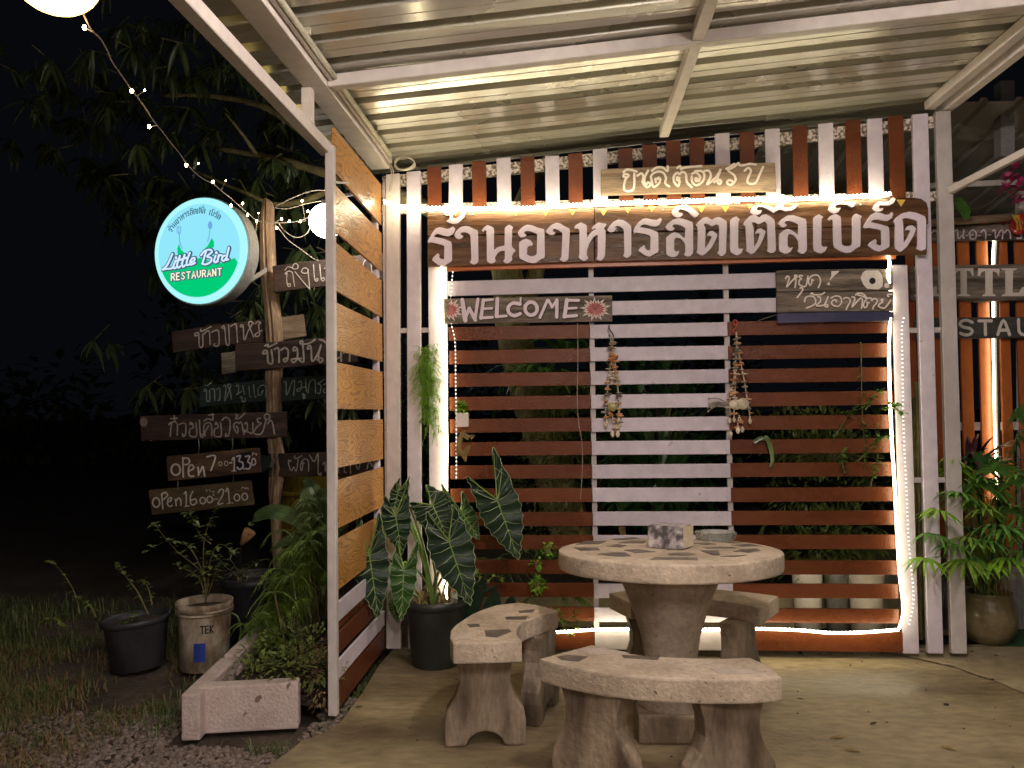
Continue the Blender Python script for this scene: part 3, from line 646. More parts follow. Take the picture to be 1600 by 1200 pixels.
t2, sm = rope([(690,414,-.05),(689,440,-.05),(687,480,-.052),(691,520,-.05),(696,560,-.05),(697,600,-.05),(697,650,-.05),(698,700,-.05),(697,745,-.05),(696,790,-.05),(694,850,-.05),(695,900,-.05),(698,942,-.06)], 0,
              'glowing vertical led rope on the left edge of the screen behind the arrowhead plant')
sm2 = cat_rom([onY(x, y, -.045) for x, y in P('709,413 706,440 704,475 705,505 711,535 712,600 713,660 713,750')], 6)
beads(sm2, .021, .0032, led_ghost, t2, off=Vector((0, 0, 0)))  # dotted ghost image of the left rope light, built as glowing dots
MB().tube(sm2, .0014, 4).build('cord', cable_m, t2)  # thin line added to join the ghost dots
t3, sm = rope([(1387,396,-.06),(1390,412,-.06),(1388,428,-.06),(1393,470,-.03),(1391,500,-.05),(1389,540,-.05),(1390,600,-.05),(1393,680,-.05),(1398,760,-.05),(1402,840,-.05),(1406,900,-.05),(1411,940,-.05),(1411,960,-.05),(1405,982,-.05)], 0,
              'glowing vertical led rope down the right edge of the screen')
sm2 = cat_rom([onY(x, y, -.045) for x, y in P('1412,497 1409,515 1410,560 1411,640 1413,700 1416,760 1420,850 1427,920 1426,950 1420,978')], 6)
beads(sm2, .021, .0032, led_ghost, t3, off=Vector((0, 0, 0)))  # ghost of the right rope light, likewise modelled as a row of glowing dots
MB().tube(sm2, .0014, 4).build('cord', cable_m, t3)  # joining line of the ghost row, added with it
t4, sm = rope([(x, y, -.06) for x, y in P('1404,984 1350,988 1300,989 1250,985 1200,983 1150,983 1080,984 1000,983 930,984 870,988')], 0,
              'glowing horizontal led rope along the foot of the screen behind the stone table')
beads(sm, .02, .003, led_dot, t4, off=Vector((0, -.005, .006)))

# ------------------------------------------------------------------ side panel
sp = thing('side_panel', 'side screen of wood print boards and white and brown slats beside the signpost', 'fence', (-1.0, -.45, 0))
XP = -0.998
MB().box((-1.012, -.895, (2.44+.015)/2), (.038, .038, 2.425)).build('post', post_paint, sp, bevel=.003)
MB().box((-1.022, -.06, 1.27), (.03, .04, 2.48)).build('post', white_paint, sp, bevel=.003)
MB().box((-.985, .012, 1.28), (.016, .03, 2.5)).build('corner_angle', post_paint, sp)
bd = [(2.527,2.333,2.518,2.296),(2.277,2.073,2.254,2.047),(2.028,1.817,1.995,1.798),(1.766,1.558,1.76,1.558),(1.507,1.306,1.503,1.301),(1.256,1.053,1.249,1.036),(0.998,0.793,0.993,0.786),(0.747,0.532,0.74,.53)]
for (a, b, c, d) in bd:
    MB().prism([(XP, -.878, b), (XP, -.878, a), (XP, -.015, c), (XP, -.015, d)], (-.012, 0, 0)).build('board', wood_print, sp, bevel=.001)
for a, b, m in ((.478,.397,white_paint),(.348,.259,brown_paint),(.232,.153,white_paint),(.138,.03,brown_paint)):
    MB().prism([(XP, -.878, b), (XP, -.878, a), (XP, -.015, a), (XP, -.015, b)], (-.012, 0, 0)).build('slat', m, sp, bevel=.001)
for z in (.366, .145+.0): MB().bar((XP-.03, -.87, z), (XP-.03, -.03, z), .025, .03).build('rail', brown_paint, sp)
MB().tube([(-1.01, -.91, 2.28), (-.94, -.86, 2.285)], .005, 5).build('cable_peg', pvc, sp)
mb = MB()
for (a, b, c, d) in bd:
    for y in (-.86, -.05):
        for z in (a-.03, b+.03): mb.ball((XP+.001, y, z), .003, 5, 3, sx=.4)
mb.build('nail', dark_metal, sp, kind='stuff')

# ------------------------------------------------------------------ stone table set
TC = Vector((0.392, -0.963, 0))
tb = thing('stone_table', 'round cast stone pedestal table with dark stone chips set in its top', 'table', tuple(TC))
def lathe_noise(mb, amt):
    for v in mb.v: v += Vector((random.uniform(-amt, amt), random.uniform(-amt, amt), random.uniform(-amt, amt)))
R = .445
mb = MB().lathe(TC, [(0.01, .628), (.38, .628), (R-.02, .628), (R-.006, .629), (R-.001, .632), (R, .638), (R, .69), (R-.001, .696), (R-.004, .699), (R-.009, .7003), (R-.03, .7005), (.3, .7005), (0.01, .7005)], 56)
TSY = .90; TTILT = .041; TZ0 = .7205-.7005
def top_z(y): return .7205 - TTILT*(y-TC.y)
for v in mb.v:
    v.y = TC.y+(v.y-TC.y)*TSY; v.z += TZ0 - TTILT*(v.y-TC.y)
mb.build('tabletop', cast_stone, tb, smooth=False)
ttop = [o for o in tb.children if o.name.startswith('tabletop')][0] if False else bpy.data.objects[[o.name for o in bpy.data.objects if o.name.startswith('tabletop')][-1]]
ttop.data.polygons.foreach_set('use_smooth', [True]*len(ttop.data.polygons))
mb = MB().lathe(TC, [(.14, .10), (.135, .12), (.115, .16), (.105, .2), (.103, .28), (.118, .38), (.145, .47), (.175, .55), (.20, .61), (.205, .645)], 28)
mb.build('pedestal', cast_stone, tb, smooth=True)
MB().box(TC+Vector((0, 0, .055)), (.29, .29, .11)).build('plinth', leg_stone, tb, bevel=.01, bseg=2)  # shade under the front bench put into the foot by this darker stone
chips = ["85,225 150,200 300,200 250,222","330,185 500,175 535,182 430,192 350,192","380,215 470,197 580,198 560,215","300,235 370,222 440,230 400,243","75,245 240,245 255,262 120,268",
 "420,262 520,255 640,275 500,282","235,292 350,278 430,280 470,305 380,308","730,285 870,280 920,292 860,302 735,300","605,328 640,312 930,315 935,332","950,265 1080,265 1090,298 1030,298",
 "1090,308 1150,300 1275,298 1190,310","1180,272 1240,258 1350,253 1370,268 1290,280","1160,228 1290,220 1380,235 1250,238","900,215 1000,212 1065,222 980,226","970,245 1180,240 1200,250 1000,252","1080,205 1150,198 1245,212 1160,215"]
def chip_set(chips, org, sc, z, parent, m, name='stone_chip'):
    for s in chips:
        pts = [onP(org[0]+x/sc, org[1]+y/sc, Vector((TC.x, TC.y, .7205+.0016)), Vector((0, TTILT, 1))) for x, y in P(s)]
        MB().prism(pts, (0, 0, -.0022)).build(name, m, parent)
chip_set(chips, (880,800), 4.444, .7005, ttop, chip_stone)
def bench(label, toppoly, z, th, legs, chips=None, pale=None):
    c = sum((Vector((p.x, p.y, 0)) for p in toppoly), Vector())/len(toppoly)
    o = thing('stone_bench', label, 'bench', (c.x, c.y, 0), 'curved stone benches around the table')
    st = MB().prism([Vector((p.x, p.y, z)) for p in toppoly], (0, 0, -th)).build('seat', cast_stone, o, bevel=.007, bseg=2)
    prof = [(-.155, 0), (-.158, .09), (-.150, .135), (-.115, .19), (-.098, .24), (-.10, .29), (-.118, z-th), (.118, z-th), (.10, .29), (.098, .24), (.115, .19), (.150, .135), (.158, .09), (.155, 0), (.075, 0.003), (.062, .03), (.04, .048), (.02, .055), (0, .058), (-.02, .055), (-.04, .048), (-.062, .03), (-.075, .003)]
    for (x, y, a) in legs:
        d = Vector((cos(a), sin(a), 0)); nn = Vector((-sin(a), cos(a), 0))
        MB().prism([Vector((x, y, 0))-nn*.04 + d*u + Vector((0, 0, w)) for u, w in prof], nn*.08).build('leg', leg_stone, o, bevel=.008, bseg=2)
    if chips:
        for s in chips:
            pts = [onZ(660+x/2.667, 780+y/2.667, z+.0018) for x, y in P(s)]
            MB().prism(pts, (0, 0, -.003)).build('stone_chip', chip_stone, st)
    if pale:
        for s in pale:
            pts = [onZ(660+x/2.667, 780+y/2.667, z+.0018) for x, y in P(s)]
            MB().prism(pts, (0, 0, -.003)).build('stone_chip', pale_chip, st, label='paler stone chip')
    return o
zb = .43
fb = [onZ(x, y, zb) for x, y in P('925,1007 962,1018 1000,1023 1045,1026.5 1090,1028 1130,1028.5 1172,1027 1200,1040 1222,1058 1185,1061 1147,1062 1110,1062 1072,1061 1035,1059.5 997,1057 968,1054 941,1051 912,1046 885,1041 862,1035 842,1029')]
bench('curved stone bench nearest the camera, in front of the table', fb, zb, .078, [(.075, -1.50, radians(-32+0)), (.50, -1.555, radians(18))],
      ["560,655 600,648 690,655 650,675 580,668","830,648 990,655 980,668 840,660"], ["1200,705 1370,710 1395,725 1240,728","640,625 760,618 860,640 700,645"])
lb = [onZ(x, y, zb) for x, y in P('708,1005 703,997 704,985 712,976 724,968 738,959 754,952 776,945 810,941 840,945 872,953 850,960 836,965 822,970 812,976 807,984 808,992 816,1002 762,1004')]
bench('curved stone bench left of the table beside the black plant pot', lb, zb, .078, [(-.345, -1.11, radians(6)), (-.14, -.80, radians(75))],
      ["258,545 360,540 370,550 310,575 265,570","345,490 440,485 430,500 350,500","400,465 470,458 460,470 405,472","185,520 235,518 240,528 200,532"], ["150,565 205,560 200,582 148,582"])
bb = [onZ(x, y, zb) for x, y in P('951,926 979,922 1045,917 1114,920 1170,925 1217,931 1202,941 1186,951 1150,941 1100,936 1040,935 986,942')]
bench('curved stone bench behind the table against the screen', bb, zb, .075, [(.735, -.60, radians(55)), (.36, -.56, radians(10))])

# card box and glass ashtray on the table
bx = thing('marbled_box', 'grey marbled box with one cream end standing on the stone table', 'box', tuple(onZ(1046, 854, .70)))
TP = lambda x, y, o=.0015: onP(x, y, Vector((TC.x, TC.y, .7205+o)), Vector((0, TTILT, 1)))
a0, a1 = TP(1012, 856), TP(1067, 859); a2 = TP(1079, 852)
ex = (a1-a0); dp = Vector((a2.x-a1.x+.004, .085, 0)); h = .1
MB().prism([a0, a1, a1+dp, a0+dp], (0, 0, .092)).build('body', marble_box, bx, bevel=.003)
nn = Vector((dp.y, -dp.x, 0)).normalized()
MB().prism([a1+nn*.001+Vector((0, 0, .004))+dp*.04, a1+dp*.96+nn*.001+Vector((0, 0, .004)), a1+dp*.96+nn*.001+Vector((0, 0, .088)), a1+dp*.04+nn*.001+Vector((0, 0, .088))], nn*.0015).build('end_label', cream_card, bx)
ac = TP(1118, 843)+Vector((0, .0, 0))
ah = MB(); n = 26
prof = [(.058, .0), (.078, .002), (.088, .04), (.085, .045), (.078, .04), (.066, .012), (.0, .010)]
for r_, z_ in prof:
    for k in range(n):
        q = 2*pi*k/n; rr = r_*(1+.05*(k % 2)); ah.v.append(Vector((ac.x+rr*cos(q), ac.y+rr*sin(q), top_z(ac.y+rr*sin(q))+.001+z_*.8)))
for i in range(len(prof)-1):
    for k in range(n): ah.f.append((i*n+k, i*n+(k+1) % n, (i+1)*n+(k+1) % n, (i+1)*n+k))
ah.f.append(tuple(range(n))[::-1])
tag(ah.build('ashtray', glass), 'round fluted clear glass ashtray on the stone table', 'ashtray')

# ------------------------------------------------------------------ shell hangings
def hanging(label, hook_m, hook, strands, drops, Y=-.05, extra=None):
    top = onY(*hook[0], Y)
    o = thing('shell_hanging', label, 'wind chime', tuple(top), 'shell hangings on the screen')
    MB().tube(cat_rom([onY(x, y, Y) for x, y in hook], 5), .0032, 6).build('hook', hook_m, o, smooth=True)
    beadm = MB(); disc = {0: MB(), 1: MB(), 2: MB()}
    for st in strands:
        pts = cat_rom([onY(x, y, Y+random.uniform(-.006, .006)) for x, y in st], 6)
        L = 0
        MB().tube(pts, .0008, 3).build('string', cable_m, o)
        acc = 0; nb = 0; nd = .03
        for i in range(len(pts)-1):
            d = (pts[i+1]-pts[i]).length
            while nb < acc+d:
                p = pts[i].lerp(pts[i+1], (nb-acc)/d); beadm.ball(p, .0045, 6, 4); nb += .0095
            while nd < acc+d:
                p = pts[i].lerp(pts[i+1], (nd-acc)/d); k = random.choice((0, 1, 2, 2, 1))
                r = random.uniform(.013, .022)
                for q in range(random.choice((1, 2, 3))):
                    disc[k].ball(p+Vector((random.uniform(-.009, .009), random.uniform(-.008, .002), random.uniform(-.006, .006))), r, 7, 4, sx=1.0, sy=.8, sz=random.uniform(.16, .4))
                nd += random.uniform(.022, .038)
            acc += d
    beadm.build('bead', shell_m, o, kind='stuff')
    for k, m in ((0, shell_m), (1, shell_o), (2, shell_g)):
        if disc[k].v: disc[k].build('flat_shell', m, o, kind='stuff')
    for (x, y, r) in drops:
        c = onY(x, y, Y-.004)
        MB().lathe(c, [(.002, -r*1.3), (r*.35, -r*1.15), (r*.6, -r*.8), (r*.85, 0), (r*.7, r*.6), (r*.3, r*1.1), (.002, r*1.4)], 9).build('drop_shell', shell_m, o, smooth=True)
    return o
h1 = hanging('shell and bead wind chime on a grey hook, left of the white slats', dark_metal, P('952,508 952,514 957,521 959,527 956,530 951,523'),
        [P('954,528 956,545 957,560 952,580 950,600 948,625 946,645 949,660'), P('958,528 957,545 961,565 963,590 966,612 968,635 966,655 962,668'), P('957,555 959,580 955,600'), P('949,640 956,650 962,662'), P('966,640 968,662')],
        [(948,664,.011),(957,678,.014),(965,678,.014),(966,657,.010),(968,664,.009)])
MB().ball(onY(956, 636, -.062), .026, 12, 8, sy=.5, sz=.95).build('round_shell', shell_ol, h1, smooth=True)
h2 = hanging('shell and bead wind chime on a red hook with a big round shell', red_plastic, P('1149,509 1146,503 1149,500 1152,503 1150,511 1146,517 1149,521 1152,518'),
        [P('1150,520 1151,535 1150,560 1149,600 1147,640 1147,655'), P('1151,520 1152,538 1156,560 1162,590 1167,620 1171,645 1172,655'), P('1150,545 1147,590 1141,620 1140,650'), P('1155,650 1153,660 1153,668'), P('1155,650 1160,662')],
        [(1140,657,.012),(1147,656,.011),(1153,672,.015),(1160,671,.013),(1172,658,.012),(1142,678,.011)])
mb = MB(); c = onY(1161, 631, -.075)
mb.ball(c, .030, 16, 8, sy=.45)
mb.tube([c+Vector((.001*k*cos(k*.6)*1.15, -.013+.00004*k, .001*k*sin(k*.6)*1.15)) for k in range(4, 25)], .0025, 4)
mb.build('round_shell', shell_m, h2, smooth=True)
MB().ball(onY(1150, 632, -.06), .03, 10, 6, sx=1.3, sy=.4, sz=.9).build('rough_shell', shell_g if False else shell_m, h2, smooth=True)
mb = MB()
base = onY(1143, 634, -.06)
for k in range(9):
    e = base+Vector((-.10-random.uniform(0, .02), random.uniform(-.02, .01), random.uniform(-.03, .045)))
    mid = base.lerp(e, .6)+Vector((0, 0, .015)); mb.tube(cat_rom([base, mid, e], 3), [.0028]*6+[.0016]*1, 4); mb.ball(e, .006, 5, 4)
mb.build('dried_twig', shell_g, h2)

# ------------------------------------------------------------------ plant builders
def arrow_leaf(J, T, lobes, halfw, depth, parent, m, tiltT=0.0, petiole=None, cup=.10, Yl=None):
    """arrowhead leaf: J petiole junction px, T tip px, lobes two lobe tips px, halfw px; depth = Y of J"""
    j = onY(*J, depth); t = onY(*T, depth+tiltT); l = [onY(*q, (Yl if Yl is not None else depth-.01)) for q in lobes]
    ax = (t-j); L = ax.length; ax.normalize()
    view = (CAM-j).normalized(); sd = ax.cross(view).normalized(); nn = sd.cross(ax).normalized()
    if nn.dot(view) < 0: nn = -nn
    hw = halfw/FPX*((j-CAM).dot(fw))
    mb = MB(); vn = MB(); rb = MB(); edge = MB()
    def pt(s, w, side): return j + ax*(s*L) + sd*(side*w*hw) + nn*(-cup*hw*w*w*1.4 - .05*L*max(0, s)**2 + .012*sin(s*22+side)*w)
    for side in (1, -1):
        lt = min(l, key=lambda q: -side*(q-j).dot(sd)) if (l[0]-j).dot(sd)*(l[1]-j).dot(sd) < 0 else (l[0] if side*((l[0]-l[1]).dot(sd)) > 0 else l[1])
        sl = (lt-j).dot(ax)/L; wl = side*(lt-j).dot(sd)/hw
        # outline (s, w) from sinus at J round the lobe to the tip
        out = [(0.0, 0.03), (sl*.45, wl*.5-.05), (sl*.85, wl*.85-.08), (sl, wl), (sl*.75, wl+(1-wl)*.28), (sl*.4, wl+(1-wl)*.7), (0.0, 1.0), (.14, 1.02), (.28, .97), (.42, .86), (.56, .70), (.70, .50), (.82, .31), (.92, .14), (1.0, 0.0)]
        o2 = cat_rom([(a, b, 0) for a, b in out], 4)
        edge_pts = []
        for i, q in enumerate(o2):
            wav = .05*sin(i*1.35+side) if 14 < i < len(o2)-3 else 0
            edge_pts.append(pt(q.x, max(q.y+wav, 0) , side))
        foot = [j + ax*(max(0, q.x*.96-.02)*L) + nn*(-.05*L*max(0, q.x)**2) for q in o2]
        base = len(mb.v)
        for a, b in zip(foot, edge_pts): mb.v += [a, a.lerp(b, .5)+nn*(.02*hw), b]
        for i in range(len(o2)-1):
            a = base+3*i; mb.f += [(a, a+3, a+4, a+1), (a+1, a+4, a+5, a+2)]
        edge.tube([p+nn*.0015 for p in edge_pts[6:]], .0017, 3)
        # veins
        k = .0027
        rb.tube([j+nn*.003, j.lerp(lt, .5)+nn*.004, j.lerp(lt, .88)+nn*.003], [k*1.5, k*1.1, k*.5], 4)
        for (i, s0) in ((18, 0.02), (23, .02), (27, .10), (33, .22), (38, .36), (43, .50), (48, .64), (52, .78)):
            if i >= len(o2): continue
            a = j+ax*(s0*L)+nn*(-.05*L*s0*s0+.002); b = edge_pts[i]; c = a.lerp(b, .5)-ax*.0+nn*(.02*hw+.0025)+ax*(.05*L*.4)
            vn.tube([a, c, a.lerp(b, .93)+nn*.003], [k*.8, k*.6, k*.3], 3)
        c = j.lerp(lt, .5)
        for (i, f) in ((12, .35), (15, .6)):
            a = j.lerp(lt, f)+nn*.003; vn.tube([a, a.lerp(edge_pts[min(i+6, len(edge_pts)-1)], .9)+nn*.003], [k*.6, k*.3], 3)
    rb.tube([j+ax*(s*L)+nn*(-.05*L*s*s+.0025) for s in (0, .25, .5, .75, .98)], [.0038, .0032, .0025, .0017, .0007], 5)
    lf = mb.build('leaf', m, parent, smooth=True)
    vn.build('vein', vein_m, lf); rb.build('midrib', rib_m, lf); edge.build('leaf_margin', vein_m, lf)
    if petiole:
        MB().tube(cat_rom([Vector(petiole[0])]+[Vector(q) for q in petiole[1:]]+[j], 4), .006, 6).build('leaf_stalk', rib_m if m is lf_aloc2 else stem_m, parent, smooth=True)
    return lf
def pot_mesh(c, r0_, r1_, h, rim=.012, n=28):
    return MB().lathe(c, [(r0_, 0), (r0_+.004, .004), (r0_+(r1_-r0_)*.9, h*.86), (r1_-.002, h*.87), (r1_+rim*.6, h*.885), (r1_+rim, h*.93), (r1_+rim, h), (r1_+rim*.1, h), (r1_-.006, h*.9), (r0_*.9, h*.35)], n)
def leaf_quad(mb, p, d, L, w, droop=.3, nseg=3, fold=.15):
    d = Vector(d).normalized(); s = d.cross(Vector((0, 0, 1)))
    if s.length < .05: s = Vector((1, 0, 0))
    pts = [p + d*(L*t) + Vector((0, 0, -droop*L*t*t)) for t in [i/nseg for i in range(nseg+1)]]
    mb.blade(pts, w, s, fold)
def bush(mb, st, c, rad, n, L, w, droop=.3, upb=.2):
    c = Vector(c)
    for i in range(n):
        v = Vector((random.gauss(0, 1), random.gauss(0, 1), random.gauss(0, 1))).normalized()
        k = random.uniform(.35, 1)**.6
        p = c + Vector((v.x*rad[0], v.y*rad[1], v.z*rad[2]))*k
        d = v + Vector((random.uniform(-.6, .6), random.uniform(-.6, .6), random.uniform(-.4, .4)+upb))
        leaf_quad(mb, p, d, L*random.uniform(.6, 1.25), w*random.uniform(.7, 1.2), droop, 2)
        if st is not None and i % 6 == 0: st.tube([c+Vector((0, 0, -rad[2])), c.lerp(p, .5)+Vector((0, 0, -.1*rad[2])), p], [.004, .003, .0015], 4)
def strap(mb, c, n, L, w, spread=.6, droop=.8, bias=Vector((0, 0, 0))):
    c = Vector(c)
    for i in range(n):
        a = random.uniform(0, 2*pi); l = L*random.uniform(.6, 1.1); o = spread*random.uniform(.4, 1.2)
        d = (Vector((cos(a)*o, sin(a)*o, 1))+bias).normalized(); h = Vector((cos(a), sin(a), 0))
        pts = [c+d*(l*t)+h*(o*.25*l*t*t)-Vector((0, 0, droop*l*t**3*o)) for t in [k/6 for k in range(7)]]
        mb.blade(pts, w*random.uniform(.7, 1.2), Vector((-sin(a), cos(a), 0)), .25, prof=lambda t: (min(1, .5+1.6*t))*(1-t**3))
def fern(mb, c, n, L, w, up_=.5, droop=.9, pin=12, xs=1.0):
    c = Vector(c)
    for i in range(n):
        a = random.uniform(0, 2*pi); l = L*random.uniform(.6, 1.1)
        h = Vector((cos(a)*xs, sin(a)*.8, 0)); rach = [c+h*(l*t)+Vector((0, 0, up_*l*t-droop*l*t*t)) for t in [k/8 for k in range(9)]]
        mb.tube(rach, .0012, 3, caps=False)
        for k in range(pin):
            t = .12+.88*k/pin; q = t*8; i0 = min(int(q), 7); p = rach[i0].lerp(rach[i0+1], q-i0); d = (rach[i0+1]-rach[i0]).normalized()
            s = d.cross(Vector((0, 0, 1))).normalized()
            for sg in (1, -1):
                ll = w*sin(pi*min(1, t*.9+.1))*random.uniform(.8, 1.1)+.004
                dd = s*sg+d*.5+Vector((0, 0, random.uniform(-.3, .2))); leaf_quad(mb, p, dd, ll, ll*.34, .2, 1, 0)
def sprig(mb, st, pts, n, L, w, droop=.3):
    pts = cat_rom(pts, 5); st.tube(pts, [max(.0012, .004*(1-i/len(pts))) for i in range(len(pts))], 4)
    for i in range(n):
        k = random.uniform(.15, 1)*(len(pts)-1); i0 = min(int(k), len(pts)-2); p = pts[i0].lerp(pts[i0+1], k-i0)
        a = random.uniform(0, 2*pi); leaf_quad(mb, p, (cos(a), sin(a), random.uniform(-.3, .8)), L*random.uniform(.6, 1.2), w, droop, 2)

# ------------------------------------------------------------------ arrowhead plant in the black pot
random.seed(11)
pc = Vector((-.70, -.155, 0))
ap = thing('potted_arrowhead_plant', 'big pale veined arrowhead plant in a black plastic pot at the corner of the screens', 'potted plant', tuple(pc))
pot_mesh(pc, .118, .152, .335, .012).build('pot', pot_plastic, ap, smooth=True)
MB().lathe(pc, [(.01, .305), (.08, .308), (.145, .30)], 20, close_bottom=False).build('soil', soil, ap)
A = []
mp_ = lambda x, y: (540+x/3.53, 720+y/3.53)
def AL(J, T, l1, l2, hw, dep, m, tilt=0, cup=.10, stalk=True, Yl=None):
    j = onY(*mp_(*J), dep)
    root = pc+Vector((random.uniform(-.05, .05), random.uniform(-.04, .04), .30))
    pet = [root, root.lerp(j, .5)+Vector((random.uniform(-.02, .02), .04, .06)), j+Vector((0, .03, .03))] if stalk else None
    arrow_leaf(mp_(*J), mp_(*T), [mp_(*l1), mp_(*l2)], hw/3.53, dep, ap, m, tilt, pet, cup, Yl)
AL((275,300),(310,520),(215,190),(350,100),80,-.22,lf_aloc,.02)
AL((480,245),(560,420),(345,225),(440,120),110,-.18,lf_aloc,-.05)
AL((640,285),(738,435),(525,125),(640,160),62,-.16,lf_aloc2,-.02)
AL((640,520),(700,560),(600,380),(700,400),40,-.12,lf_aloc)
AL((835,215),(955,548),(665,85),(815,-80),112,-.26,lf_aloc,-.03)
AL((568,440),(690,800),(445,280),(595,240),118,-.33,lf_aloc,-.04)
AL((320,600),(308,888),(285,440),(402,440),72,-.34,lf_aloc2,-.02)
AL((131,515),(182,872),(72,300),(188,285),98,-.38,lf_aloc,-.03)
AL((260,800),(290,900),(235,720),(280,740),24,-.24,lf_aloc2)
AL((290,170),(250,330),(300,95),(355,90),40,-.20,lf_aloc)
mb = MB()
for x, y, x2, y2 in ((395,350,440,850),(365,330,450,840),(375,360,460,850),(480,545,440,840),(360,360,430,640)):
    a = onY(*mp_(x, y), -.2); b = pc+Vector((random.uniform(-.05, .03), -.03, .3)); mb.tube(cat_rom([a, a.lerp(b, .5)+Vector((.01, .02, 0)), b], 4), .006, 6)
mb.build('leaf_stalk', rib_m, ap, smooth=True)
mb = MB()
for i in range(22):
    a = random.uniform(0, 2*pi); p = pc+Vector((random.uniform(-.09, .07), random.uniform(-.05, .02), .30)); leaf_quad(mb, p, (cos(a)*.5, sin(a)*.4, random.uniform(.6, 1.5)), random.uniform(.08, .17), .008, .3, 3)
mb.build('dry_stalks', lf_dry, ap, kind='stuff')

# ------------------------------------------------------------------ palm in the bronze glazed pot
pp = onZ(1557, 1012, 0)+Vector((0.02, .115, 0))
pm = thing('potted_palm', 'lady palm in a round bronze glazed pot at the right of the screen', 'potted plant', tuple(pp))
MB().lathe(pp, [(.085, 0), (.105, .01), (.135, .07), (.142, .13), (.135, .19), (.122, .235), (.118, .262), (.125, .27), (.117, .272), (.106, .262), (.10, .2)], 28).build('pot', glaze, pm, smooth=True)
MB().lathe(pp, [(.01, .225), (.06, .23), (.108, .222)], 18, close_bottom=False).build('soil', soil, pm)
random.seed(5)
def palm_frond(base, tip, L, n, side_w, parent, m, name='frond', droop=.25, fan=False, bend=None):
    base = Vector(base); tip = Vector(tip)
    mid = base.lerp(tip, .5)+Vector((0, 0, .10*(tip-base).length)) if bend is None else bend
    rach = cat_rom([base, mid, tip], 8); mb = MB(); mb.tube(rach, [.004*(1-.7*i/len(rach)) for i in range(len(rach))], 5)
    m0 = 0 if not fan else int(len(rach)*.8)
    for k in range(n):
        t = (.25+.75*k/n) if not fan else 1.0
        q = t*(len(rach)-1); i0 = min(int(q), len(rach)-2); p = rach[i0].lerp(rach[i0+1], q-i0); d = (rach[i0+1]-rach[i0]).normalized()
        s = d.cross(Vector((0, 0, 1)));  s = s.normalized() if s.length > .01 else Vector((1, 0, 0))
        if fan:
            a = -1.9+3.8*k/(n-1); dd = d*cos(a)+s*sin(a)+Vector((0, 0, .15)); dd.normalize()
            ll = L*(.75+.25*cos(a))*random.uniform(.85, 1.1)
            pts = [p+dd*(ll*u)-Vector((0, 0, droop*ll*u*u*1.6)) for u in (0, .25, .5, .75, 1)]
            mb.blade(pts, side_w, d.cross(dd).cross(dd) if abs(a) > .1 else s, .2, prof=lambda t: min(1, .35+2.2*t)*(1-t**4))
        else:
            for sg in (1, -1):
                dd = (s*sg+d*.9+Vector((0, 0, random.uniform(-.1, .25)))).normalized(); ll = L*sin(pi*(.12+.8*t))**.6*random.uniform(.85, 1.1)
                pts = [p+dd*(ll*u)-Vector((0, 0, droop*ll*u*u*1.3)) for u in (0, .33, .66, 1)]
                mb.blade(pts, side_w, s.cross(dd).cross(dd), .2, prof=lambda t: min(1, .4+2*t)*(1-t**3))
    mb.build(name, m, parent)
pr = pp+Vector((0, 0, .24))
fr = [((1447,872),-.42,.16,lf_bright,11),((1470,800),-.40,.17,lf_bright,12),((1462,835),-.36,.15,lf_mid,11),((1492,850),-.34,.15,lf_mid,11),((1500,775),-.36,.19,lf_mid,12),((1525,790),-.30,.19,lf_bright,12),((1555,735),-.2,.22,lf_mid,13),((1530,725),.0,.20,lf_dark,12),
      ((1590,755),-.3,.21,lf_mid,13),((1600,810),-.3,.20,lf_mid,12),((1625,860),-.3,.18,lf_bright,11),((1635,760),-.1,.20,lf_mid,13),((1570,830),-.40,.20,lf_mid,12),((1540,845),-.38,.17,lf_mid,12),((1500,740),-.1,.17,lf_olive,11),((1560,775),.0,.20,lf_dark,13),
      ((1610,700),-.1,.22,lf_mid,13),((1550,880),-.34,.14,lf_bright,10),((1585,690),-.1,.22,lf_dark,13),((1515,830),-.1,.18,lf_dark,12),((1575,800),-.2,.2,lf_mid,12),((1540,760),-.25,.2,lf_mid,12),((1600,860),-.35,.17,lf_mid,12),((1520,870),-.3,.14,lf_mid,11),((1478,760),-.2,.14,lf_olive,10),((1590,650),.0,.2,lf_mid,12)]
for _ in range(16): fr.append(((random.uniform(1490, 1625), random.uniform(690, 880)), random.uniform(-.4, .1), random.uniform(.15, .2), random.choice((lf_mid, lf_fern, lf_fern, lf_bright)), 12))
for (q, dy, L, m, n) in fr:
    tp = onY(q[0], q[1], pp.y+dy)
    palm_frond(pr+Vector((random.uniform(-.05, .05), random.uniform(-.04, .04), -.02)), tp, L*1.0, n, .0105, pm, m, 'frond', .45, True, bend=pr.lerp(tp, .55)+Vector((random.uniform(-.03, .03), 0, .08)))
mb = MB()
for i in range(9):
    a = random.uniform(0, 2*pi); b = pr+Vector((cos(a)*.04, sin(a)*.04, -.02)); mb.tube([b, b+Vector((cos(a)*.03, sin(a)*.02, .16)), b+Vector((cos(a)*.05, sin(a)*.04, .34))], [.009, .008, .006], 6)
mb.build('cane', stem_m, pm)
mb = MB()
for i in range(16):
    a = random.uniform(0, 2*pi); b = pr+Vector((cos(a)*.05, sin(a)*.05-.02, .22)); mb.tube(cat_rom([b, b+Vector((cos(a)*.03, -.02, -.1)), b+Vector((cos(a)*.05, -.03, -.22))], 3), .0022, 4)
mb.build('aerial_root', lf_dry, pm, kind='stuff')

